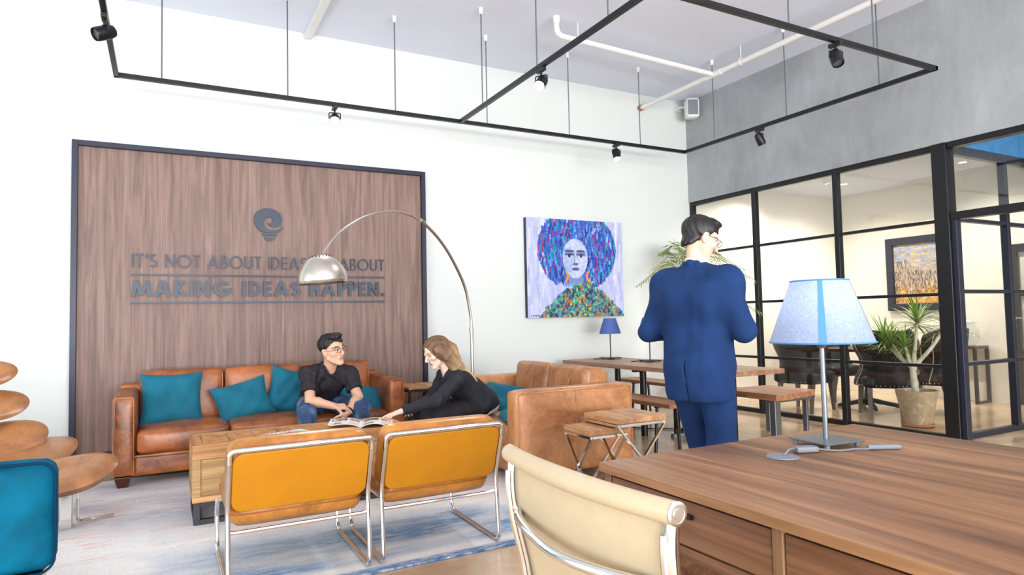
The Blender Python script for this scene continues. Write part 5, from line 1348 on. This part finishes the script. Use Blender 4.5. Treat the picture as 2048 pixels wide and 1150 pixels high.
def man_seated():
    t = thing('person', 'man in a black short-sleeved shirt and jeans sitting forward on the sofa', 'person', (1.2, 5.7, 0))
    hd = Head((1.218, 5.375, .978), (.50, -.86, .02), (-.22, .02, 1), 1.08)
    Y = lambda *a: np.array(a, float)
    pel, waist, chest, neckb = Y(1.20, 5.86, .515), Y(1.20, 5.77, .62), Y(1.205, 5.60, .72), Y(1.222, 5.49, .835)
    rs, ls = Y(1.05, 5.50, .785), Y(1.385, 5.51, .765)
    re, le = Y(1.035, 5.36, .585), Y(1.425, 5.39, .585)
    rw, lw = Y(1.185, 5.215, .545), Y(1.30, 5.215, .490)
    torso = [('e', 0, pel, (.165, .12, .105)), ('c', .06, pel, waist, .125, .122), ('c', .07, waist+Y(-.035, 0, 0), chest+Y(-.055, 0, 0), .115, .112), ('c', .07, waist+Y(.035, 0, 0), chest+Y(.055, 0, 0), .115, .112),
             ('c', .06, chest+Y(-.06, -.03, .03), rs, .095, .055), ('c', .06, chest+Y(.06, -.03, .03), ls, .095, .055), ('c', .05, neckb+Y(0, .02, -.03), rs, .05, .05), ('c', .05, neckb+Y(0, .02, -.03), ls, .05, .05)]
    neck = [('c', .03, neckb+Y(0, .01, -.03), hd.w((0, -.03, -.05)), .056, .052)]
    arms = []
    for s_, e, w in ((rs, re, rw), (ls, le, lw)): arms += [('c', .02, s_, e, .048, .040), ('c', .015, e, e+(w-e)*.35, .040, .039), ('c', .015, e+(w-e)*.35, w, .039, .027)]
    hr = hand_prims(rw, (.90, -.10, -.10), (.05, .5, -.85), (.1, -.85, -.5), (.3, .6, .75, .85), .96, .5)
    hl = hand_prims(lw, (-.55, -.12, -.62), (-.6, .5, .4), (.5, -.8, .1), (.3, .35, .4, .45), 1.02, .3)
    legs = []; feet = []
    for hp, kn, an, toe in ((Y(1.10, 5.82, .505), Y(.985, 5.225, .495), Y(1.00, 5.18, .10), Y(.97, 4.98, FL)), (Y(1.30, 5.82, .505), Y(1.418, 5.25, .495), Y(1.41, 5.22, .10), Y(1.44, 5.02, FL))):
        legs += [('c', .03, hp, kn, .085, .064), ('c', .03, kn, (kn+an)/2+Y(0, .02, 0), .062, .056), ('c', .03, (kn+an)/2+Y(0, .02, 0), an, .056, .042)]; feet.append((an, toe))
    skin = (222, 176, 148)
    body_mesh(t, hd, infl(torso, -.022)+neck+arms+infl(legs, -.018)+hr+hl, skin, (196, 124, 108), (40, 30, 28), (220, 164, 138))
    # shirt: torso plus short sleeves
    slv = [('c', .035, rs, rs+(re-rs)*.66, .066, .068), ('c', .035, ls, ls+(le-ls)*.66, .066, .068)]
    coll = [('c', .012, neckb+Y(-.05, -.045, .005), neckb+Y(-.062, .03, .038), .012, .013), ('c', .012, neckb+Y(.05, -.045, -.002), neckb+Y(.062, .03, .03), .012, .013), ('c', .012, neckb+Y(-.062, .03, .038), neckb+Y(.062, .03, .03), .013, .013),
            ('c', .012, neckb+Y(-.05, -.045, .005), neckb+Y(-.035, -.085, -.05), .012, .008), ('c', .012, neckb+Y(.05, -.045, -.002), neckb+Y(.04, -.088, -.055), .012, .008)]
    SH = infl(torso, .010)+slv+coll; lo, hi = bounds(SH, .03)
    er, el = rs+(re-rs)*.70, ls+(le-ls)*.70
    nk = [('c', 0, neckb+Y(0, -.05, -.02), hd.w((0, -.03, -.07)), .036, .058)]
    def fs(p):
        d = evalp(p, SH)+wrinkle(p, .005)+.003*np.sin(70*(p[:, 0]*.6+p[:, 2]*.8)+4*np.sin(20*p[:, 2]+9*p[:, 0]))*np.sin(14*p[:, 2]+3)
        near = np.linalg.norm(p-np.asarray(er, np.float32), axis=1) < .13; d = np.where(near, np.maximum(d, plane(p, er, re-rs)), d)
        near = np.linalg.norm(p-np.asarray(el, np.float32), axis=1) < .13; d = np.where(near, np.maximum(d, plane(p, el, le-ls)), d)
        d = smax(d, -evalp(p, nk), .006)
        return smax(d, -(p[:, 2]-.47), .02)
    sh = sdf_obj('shirt', fs, lo, hi, .0062, 'shirt_black', t)
    for k in range(3):
        q = .2+.24*k; c = neckb+Y(-.0, -.10, -.09)+(waist+Y(0, -.135, .02)-neckb-Y(0, -.10, -.09))*q; obj('button', MB().lathe([(.006, 0), (.005, .002)], tuple(c+Y(0, -.012, 0)), 10, axis=(0, -.8, -.4)), 'gunmetal', sh)
    JE = infl(legs, .006)+infl([torso[0], torso[1]], .004)
    lo, hi = bounds(JE, .03); sdf_obj('jeans', lambda p: smax(evalp(p, JE)+wrinkle(p, .0045, .8), p[:, 2]-.60, .02), lo, hi, .007, 'denim', t)
    for an, toe in feet: shoe(t, Y(an[0], an[1]+.03, FL), toe)
    def hair(p):
        q = hd.loc(p).astype(np.float32); x, y, z = q.T
        d = sd_ell(q, (0, -.018, .045), (.084, .104, .085))
        zm = np.where(y > .04, .070-(.095-y)*.30+.012*np.sin(x*60), np.where(y > -.005, -.012+(y+.005)*1.5, -.012+(y+.005)*.55)); d = smax(d, (zm-z)*.8, .006)
        tuft = sd_ell(q, (.01, .055, .108), (.058, .05, .024)); d = smin(d, tuft, .02)
        return (d+.0022*np.sin(x*260+y*40+z*60)+.0025*np.sin(x*90+y*50)*np.sin(y*70+z*50))*hd.k
    sdf_obj('hair', hair, hd.c-.16, hd.c+.17, .0042, 'hair_black', t)
    g = obj('glasses', MB().tube([tuple(hd.w(p)) for p in [(-.006, .104, .010), (.006, .104, .010)]], .0016, 6), 'gunmetal', t)
    for x in (-1, 1):
        rim = [tuple(hd.w((x*.032+.026*math.cos(a), .1005-.004*abs(math.cos(a)), .003+.0155*math.sin(a)*(1 if math.sin(a) > 0 else 1)))) for a in [2*PI*k/24 for k in range(24)]]
        obj('rim', MB().tube(rim, .0015, 6, closed=True), 'gunmetal', g)
        obj('temple', MB().tube([tuple(hd.w(p)) for p in [(x*.058, .096, .010), (x*.077, .06, .010), (x*.083, .0, .012), (x*.082, -.018, .004)]], .0016, 6), 'gunmetal', g)
    ax = nrm(lw-le); obj('watch_strap', MB().lathe([(.031, -.009), (.033, 0), (.031, .009)], tuple(lw-ax*.012), 20, False, False, axis=tuple(ax)), 'black_plastic', t)
man_seated()

def woman():
    t = thing('person', 'blonde woman in a black blazer leaning from the loveseat to point at the magazine', 'person', (2.3, 4.95, 0))
    Y = lambda *a: np.array(a, float)
    hd = Head((1.948, 4.95, .942), (-.90, -.10, -.40), (-.38, .0, .92), 1.03, True)
    pel, waist, chest, neckb = Y(2.34, 4.95, .505), Y(2.25, 4.95, .60), Y(2.14, 4.95, .69), Y(2.045, 4.95, .785)
    ls, rs = Y(2.06, 4.80, .725), Y(2.08, 5.10, .735)
    le, re = Y(1.875, 4.745, .582), Y(1.97, 5.11, .56)
    lw, rw = Y(1.575, 4.745, .522), Y(1.80, 5.0, .515)
    torso = [('e', 0, pel, (.115, .165, .10)), ('c', .06, pel, waist, .115, .10), ('c', .06, waist+Y(0, -.03, 0), chest+Y(0, -.045, 0), .095, .095), ('c', .06, waist+Y(0, .03, 0), chest+Y(0, .045, 0), .095, .095),
             ('c', .05, chest+Y(-.02, -.05, .01), ls, .078, .046), ('c', .05, chest+Y(-.02, .05, .01), rs, .078, .046), ('c', .04, neckb+Y(.02, 0, -.03), ls, .045, .045), ('c', .04, neckb+Y(.02, 0, -.03), rs, .045, .045), ('e', .04, chest+Y(-.075, 0, -.03), (.05, .10, .06))]
    neck = [('c', .03, neckb+Y(.01, 0, -.03), hd.w((0, -.03, -.05)), .047, .043)]
    arms = []
    for s_, e, w in ((ls, le, lw), (rs, re, rw)): arms += [('c', .02, s_, e, .040, .034), ('c', .015, e, w, .034, .022)]
    hl = hand_prims(lw, (-.95, .0, -.25), (-.25, .1, -.95), (-.05, 1, .1), (.12, .55, .7, .75), .92, .45)
    hr = hand_prims(rw, (-.8, -.5, -.1), (-.1, .3, -.9), (-.3, .8, .1), (.5, .6, .7, .7), .92, .5)
    legs = []; feet = []
    for hp, kn, an, toe in ((Y(2.30, 4.87, .49), Y(1.84, 4.86, .445), Y(1.86, 4.88, .10), Y(1.66, 4.87, FL)), (Y(2.30, 5.03, .49), Y(1.84, 5.04, .455), Y(1.88, 5.05, .10), Y(1.68, 5.06, FL))):
        legs += [('c', .03, hp, kn, .082, .058), ('c', .03, kn, (kn+an)/2+Y(.02, 0, 0), .056, .052), ('c', .03, (kn+an)/2+Y(.02, 0, 0), an, .050, .036)]; feet.append((an, toe))
    body_mesh(t, hd, infl(torso, -.018)+neck+arms+infl(legs, -.014)+hl+hr, (240, 208, 190), (206, 112, 108), (150, 112, 84), (238, 168, 156), .0046)
    slv = []
    for s_, e, w in ((ls, le, lw), (rs, re, rw)): slv += [('c', .03, s_, e, .060, .052), ('c', .02, e, w+(e-w)*.03, .050, .038)]
    hem = [('c', .06, pel+Y(-.01, -.04, -.01), pel+Y(-.01, .04, -.01), .130, .130)]
    JK = infl(torso, .012)+slv+hem+[('c', .01, neckb+Y(.045, -.035, .012), neckb+Y(-.05, -.062, -.05), .012, .014), ('c', .01, neckb+Y(.045, .035, .012), neckb+Y(-.05, .062, -.05), .012, .014), ('c', .01, neckb+Y(.045, -.035, .012), neckb+Y(.045, .035, .012), .013, .013)]
    lo, hi = bounds(JK, .03); nk = [('c', 0, neckb+Y(-.06, 0, -.05), hd.w((0, -.03, -.08)), .036, .052)]
    def fj(p):
        d = evalp(p, JK)+wrinkle(p, .0036)
        for w, e in ((lw, le), (rw, re)):
            o = w+(e-w)*.05; near = np.linalg.norm(p-np.asarray(o, np.float32), axis=1) < .09; d = np.where(near, np.maximum(d, plane(p, o, w-e)), d)
        d = smax(d, -evalp(p, nk), .006); return smax(d, plane(p, Y(2.36, 4.95, .462), (.35, 0, -1)), .012)
    j = sdf_obj('blazer', fj, lo, hi, .006, 'blazer_black', t)
    obj('button', MB().lathe([(.009, 0), (.007, .003)], (2.03, 4.855, .60), 12, axis=(-.5, -.8, 0)), 'black_plastic', j)
    SP = [('c', .03, pel+Y(.02, -.03, -.02), pel+Y(.02, .03, -.02), .126, .126)]; lo, hi = bounds(SP, .03)
    sdf_obj('blouse', lambda p: smax(smax(evalp(p, SP)+wrinkle(p, .003), plane(p, Y(2.36, 4.95, .425), (.35, 0, -1)), .01), plane(p, Y(2.36, 4.95, .50), (-.35, 0, 1)), .01), lo, hi, .006, 'shirt_white', t)
    TR = infl(legs, .006)+[('e', .03, pel+Y(0, 0, -.01), (.115, .165, .095))]
    lo, hi = bounds(TR, .03); sdf_obj('trousers', lambda p: evalp(p, TR)+wrinkle(p, .003), lo, hi, .007, 'trouser_black', t)
    for an, toe in feet: shoe(t, Y(an[0]+.03, an[1], FL), toe)
    # long straight hair: cap, side curtain, and a flat fall over the back
    tip = Y(2.30, 4.86, .665); fl = []
    for k in range(7):
        o = -.055+.11*k/6; a = hd.w((o*.9, -.075, .055)); b = hd.w((o, -.125, -.02)); c = Y(2.125, 4.93+o*.9, .835); e = tip+Y(-.02*abs(k-3)/3, o*.55+.05, .03*abs(k-3)/3)
        fl += [('c', .018, a, b, .034, .032), ('c', .018, b, c, .032, .028), ('c', .018, c, e, .028, .009)]
    for k in range(5):      # the side hair sweeps past the ear and over the shoulder to the back
        u = k/4
        for sg in (-1, 1):
            a = hd.w((sg*.072, .030-.06*u, .040)); b = hd.w((sg*.080, -.018-.055*u, -.060+.02*u)); c = Y(2.07+.05*u, 4.95+sg*(.075-.01*u), .80+.03*u); e = tip+Y(-.055+.03*u, (.05 if sg > 0 else -.0), .028-.01*u)
            fl += [('c', .02, a, b, .020, .022), ('c', .02, b, c, .022, .020), ('c', .02, c, e, .020, .006)]
    def hair(p):
        q = hd.loc(p).astype(np.float32); x, y, z = q.T; k = hd.k
        d = sd_ell(q, (0, -.020, .038), (.086, .108, .090))
        side = np.minimum(sd_ell(q, (-.066, -.015, -.0), (.024, .060, .070)), sd_ell(q, (.066, -.015, -.0), (.024, .060, .070))); d = smin(d, side, .025)
        face = sd_ell(q, (0, .098, -.022), (.068, .086, .104)); d = smax(d, -face, .012)
        d = smax(d, -(y*.0+z+.13), .01)
        part = .004*np.exp(-(x/.006)**2)*(z > .08); d = d*k+part
        d = smin(d, evalp(p, fl), .02); d = smax(d, -face*k, .010)
        u = np.asarray(hd.R, np.float32)[:, 0]; s_ = p @ u
        return d+.0022*np.sin(s_*420+5*np.sin(p[:, 2]*12))+.0016*np.sin(p[:, 0]*260+p[:, 2]*190)
    lo, hi = bounds(fl, .04); lo = np.minimum(lo, hd.c-.16); hi = np.maximum(hi, hd.c+.16)
    def hc(V):
        w = np.clip((V[:, 0]-1.97)/.26, 0, 1)[:, None]; q = hd.loc(V); r = np.clip((np.sin(V[:, 1]*210+V[:, 0]*40)+1)/2, 0, 1)[:, None]
        c = np.array((118, 88, 66.))*(1-w)+np.array((226, 194, 140.))*w; c = c*(.88+.2*r); c = np.clip(c, 0, 255)/255; return np.where(c <= .04045, c/12.92, ((c+.055)/1.055)**2.4)
    sdf_obj('hair', hair, lo, hi, .0045, 'long_hair', t, hc)
    g = thing('eyeglasses', 'folded dark eyeglasses held in the lap of the woman in the blazer', 'glasses', (1.70, 4.94, .50))
    for dx in (0, .05): obj('rim', MB().tube([(1.70+dx+.022*math.cos(a), 4.905+.01*math.sin(a), .515+.017*math.sin(a)) for a in [2*PI*k/18 for k in range(18)]], .003, 6, closed=True), 'lens_dark', g)
    obj('bridge', MB().tube([(1.722, 4.905, .52), (1.728, 4.905, .52)], .003, 6), 'lens_dark', g)
    obj('temple', MB().tube([(1.678, 4.905, .52), (1.70, 4.93, .522), (1.76, 4.94, .52)], .003, 6), 'lens_dark', g)
woman()

def walker():
    o = np.array((2.60, 2.68, 0.)); fa = math.radians(72); f = np.array((math.sin(fa), math.cos(fa), 0)); r = np.array((math.cos(fa), -math.sin(fa), 0))
    t = thing('person', 'dark-haired man in a navy blue suit walking past, seen from behind', 'person', tuple(o))
    Y = lambda x, y, z: o+r*x+f*y+np.array((0, 0, z))
    ha = math.radians(108); hd = Head(Y(.02, .03, 1.618), (math.sin(ha), math.cos(ha), -.38), (.20, .0, 1), 1.02)
    pel, waist, chest, neckb = Y(0, 0, .93), Y(0, 0, 1.08), Y(0, -.01, 1.28), Y(0, 0, 1.46)
    L_, R_ = Y(-.185, -.01, 1.39), Y(.185, -.01, 1.39); le, re = Y(-.285, -.04, 1.11), Y(.275, -.02, 1.11); lw, rw = Y(-.18, .19, 1.10), Y(.17, .21, 1.13)
    torso = [('e', 0, pel, (.15, .15, .13)), ('c', .06, pel+r*-.05, waist+r*-.05, .118, .105), ('c', .06, pel+r*.05, waist+r*.05, .118, .105), ('c', .06, waist+r*-.06, chest+r*-.08, .105, .115), ('c', .06, waist+r*.06, chest+r*.08, .105, .115),
             ('c', .07, chest+r*-.09, L_+V3(0, 0, -.01), .112, .062), ('c', .07, chest+r*.09, R_+V3(0, 0, -.01), .112, .062), ('c', .05, neckb+V3(0, 0, -.035), L_, .055, .045), ('c', .05, neckb+V3(0, 0, -.035), R_, .055, .045)]
    neck = [('c', .03, neckb-np.array((0, 0, .03)), hd.w((0, -.025, -.05)), .047, .043)]
    arms = []
    for s_, e, w in ((L_, le, lw), (R_, re, rw)): arms += [('c', .02, s_, e, .045, .038), ('c', .015, e, w, .038, .027)]
    hl = hand_prims(lw, f*.7+r*.6+V3(0, 0, .2), -f*.3+r*.8+V3(0, 0, -.2), V3(0, 0, 1), (.5, .6, .7, .7), 1., .4); hr = hand_prims(rw, f*.85-r*.4+V3(0, 0, .25), -r*.8-f*.3, V3(0, 0, 1), (.5, .6, .7, .7), 1., .4)
    legs = []; feet = []
    for hp, kn, an, hl_, toe in ((Y(-.09, 0, .90), Y(-.09, .16, .50), Y(-.09, .20, .10), Y(-.09, .15, 0), Y(-.10, .40, 0)), (Y(.09, 0, .90), Y(.09, .06, .49), Y(.09, -.16, .14), Y(.09, -.215, .07), Y(.09, -.02, .0))):
        legs += [('c', .03, hp, kn, .090, .064), ('c', .03, kn, an, .062, .045)]; feet.append((hl_, toe))
    ft = [('c', .02, a+V3(0, 0, .05), a+(b-a)*.8+V3(0, 0, .04), .032, .03) for a, b in feet]
    body_mesh(t, hd, infl(torso, -.02)+neck+arms+infl(legs, -.018)+hl+hr+ft, (226, 188, 164), (190, 120, 110), (36, 28, 26), (222, 160, 140), .006)
    slv = []
    for s_, e, w in ((L_, le, lw), (R_, re, rw)): slv += [('c', .07, s_+V3(0, 0, -.025), e, .062, .058), ('c', .025, e, w+(e-w)*.05, .056, .045)]
    skirt = [('c', .05, pel+r*-.055+V3(0, 0, -.13), waist+r*-.06, .140, .11), ('c', .05, pel+r*.055+V3(0, 0, -.13), waist+r*.06, .140, .11)]
    col = [('c', .012, neckb+r*-.062+f*.02, neckb+r*.0-f*.060+V3(0, 0, .028), .017, .018), ('c', .012, neckb+r*.062+f*.02, neckb-f*.060+V3(0, 0, .028), .017, .018)]
    col += [('c', .012, neckb+r*-.036-f*.050+V3(0, 0, .022), neckb+r*.036-f*.050+V3(0, 0, .022), .018, .018)]
    JK = infl(torso, .014)+slv+skirt+col; lo, hi = bounds(JK, .03); nk = [('c', 0, neckb+f*.05-V3(0, 0, .05), hd.w((0, -.03, -.09)), .045, .06)]
    def fj(p):
        d = evalp(p, JK)+wrinkle(p, .0032, .7)
        for w, e in ((lw, le), (rw, re)):
            q = w+(e-w)*.07; near = np.linalg.norm(p-np.asarray(q, np.float32), axis=1) < .09; d = np.where(near, np.maximum(d, plane(p, q, w-e)), d)
        vent = np.maximum(np.abs((p-o.astype(np.float32)) @ r.astype(np.float32))-.003, np.maximum(p[:, 2]-.95, (p-o.astype(np.float32)) @ f.astype(np.float32)+.06)); d = np.maximum(d, -vent)
        d = smax(d, -evalp(p, nk), .006); return smax(d, .735-p[:, 2], .008)
    sdf_obj('suit_jacket', fj, lo, hi, .0068, 'suit_navy', t)
    CO = [('c', 0, neckb+f*.02+V3(0, 0, -.01), neckb+f*.01+V3(0, 0, .06), .068, .060)]; lo, hi = bounds(CO, .03)
    sdf_obj('shirt_collar', lambda p: np.maximum(smax(evalp(p, CO), -(sd_cap(p, neckb-V3(0, 0, .1), neckb+f*.01+V3(0, 0, .2), .050, .050)), .004), p[:, 2]-neckb[2]-.058), lo, hi, .0055, 'shirt_white', t)
    TR = infl(legs, .014)+[('e', .04, pel-V3(0, 0, .02), (.155, .145, .12))]; lo, hi = bounds(TR, .03)
    sdf_obj('trousers', lambda p: evalp(p, TR)+wrinkle(p, .003, .7), lo, hi, .008, 'suit_navy', t)
    for a, b in feet: shoe(t, a, b)
    def hair(p):
        q = hd.loc(p).astype(np.float32); x, y, z = q.T
        d = sd_ell(q, (0, -.018, .045), (.084, .104, .088)); nape = sd_ell(q, (0, -.060, -.035), (.058, .040, .045)); d = smin(d, nape, .02)
        zm = np.where(y > .04, .066-(.095-y)*.30, np.where(y > -.005, -.012+(y+.005)*1.5, -.012+(y+.005)*.75)); d = smax(d, (zm-z)*.8, .006)
        tuft = sd_ell(q, (.0, .042, .106), (.058, .045, .024)); d = smin(d, tuft, .02)
        return (d+.002*np.sin(x*240+y*40+z*60)+.002*np.sin(x*90+y*50)*np.sin(y*70+z*50))*hd.k
    sdf_obj('hair', hair, hd.c-.17, hd.c+.18, .005, 'hair_black', t)
    g = obj('glasses', MB().tube([tuple(hd.w(p)) for p in [(-.006, .104, .010), (.006, .104, .010)]], .0016, 6), 'gunmetal', t)
    for x in (-1, 1): obj('temple', MB().tube([tuple(hd.w(p)) for p in [(x*.058, .098, .010), (x*.077, .06, .010), (x*.083, .0, .012), (x*.082, -.018, .004)]], .002, 6), 'gunmetal', g); obj('rim', MB().tube([tuple(hd.w((x*.032+.026*math.cos(a), .1005, .003+.0155*math.sin(a)))) for a in [2*PI*k/20 for k in range(20)]], .0017, 6, closed=True), 'gunmetal', g)
walker()
for _o in SC.objects:
    if '_o' in _o: del _o['_o']
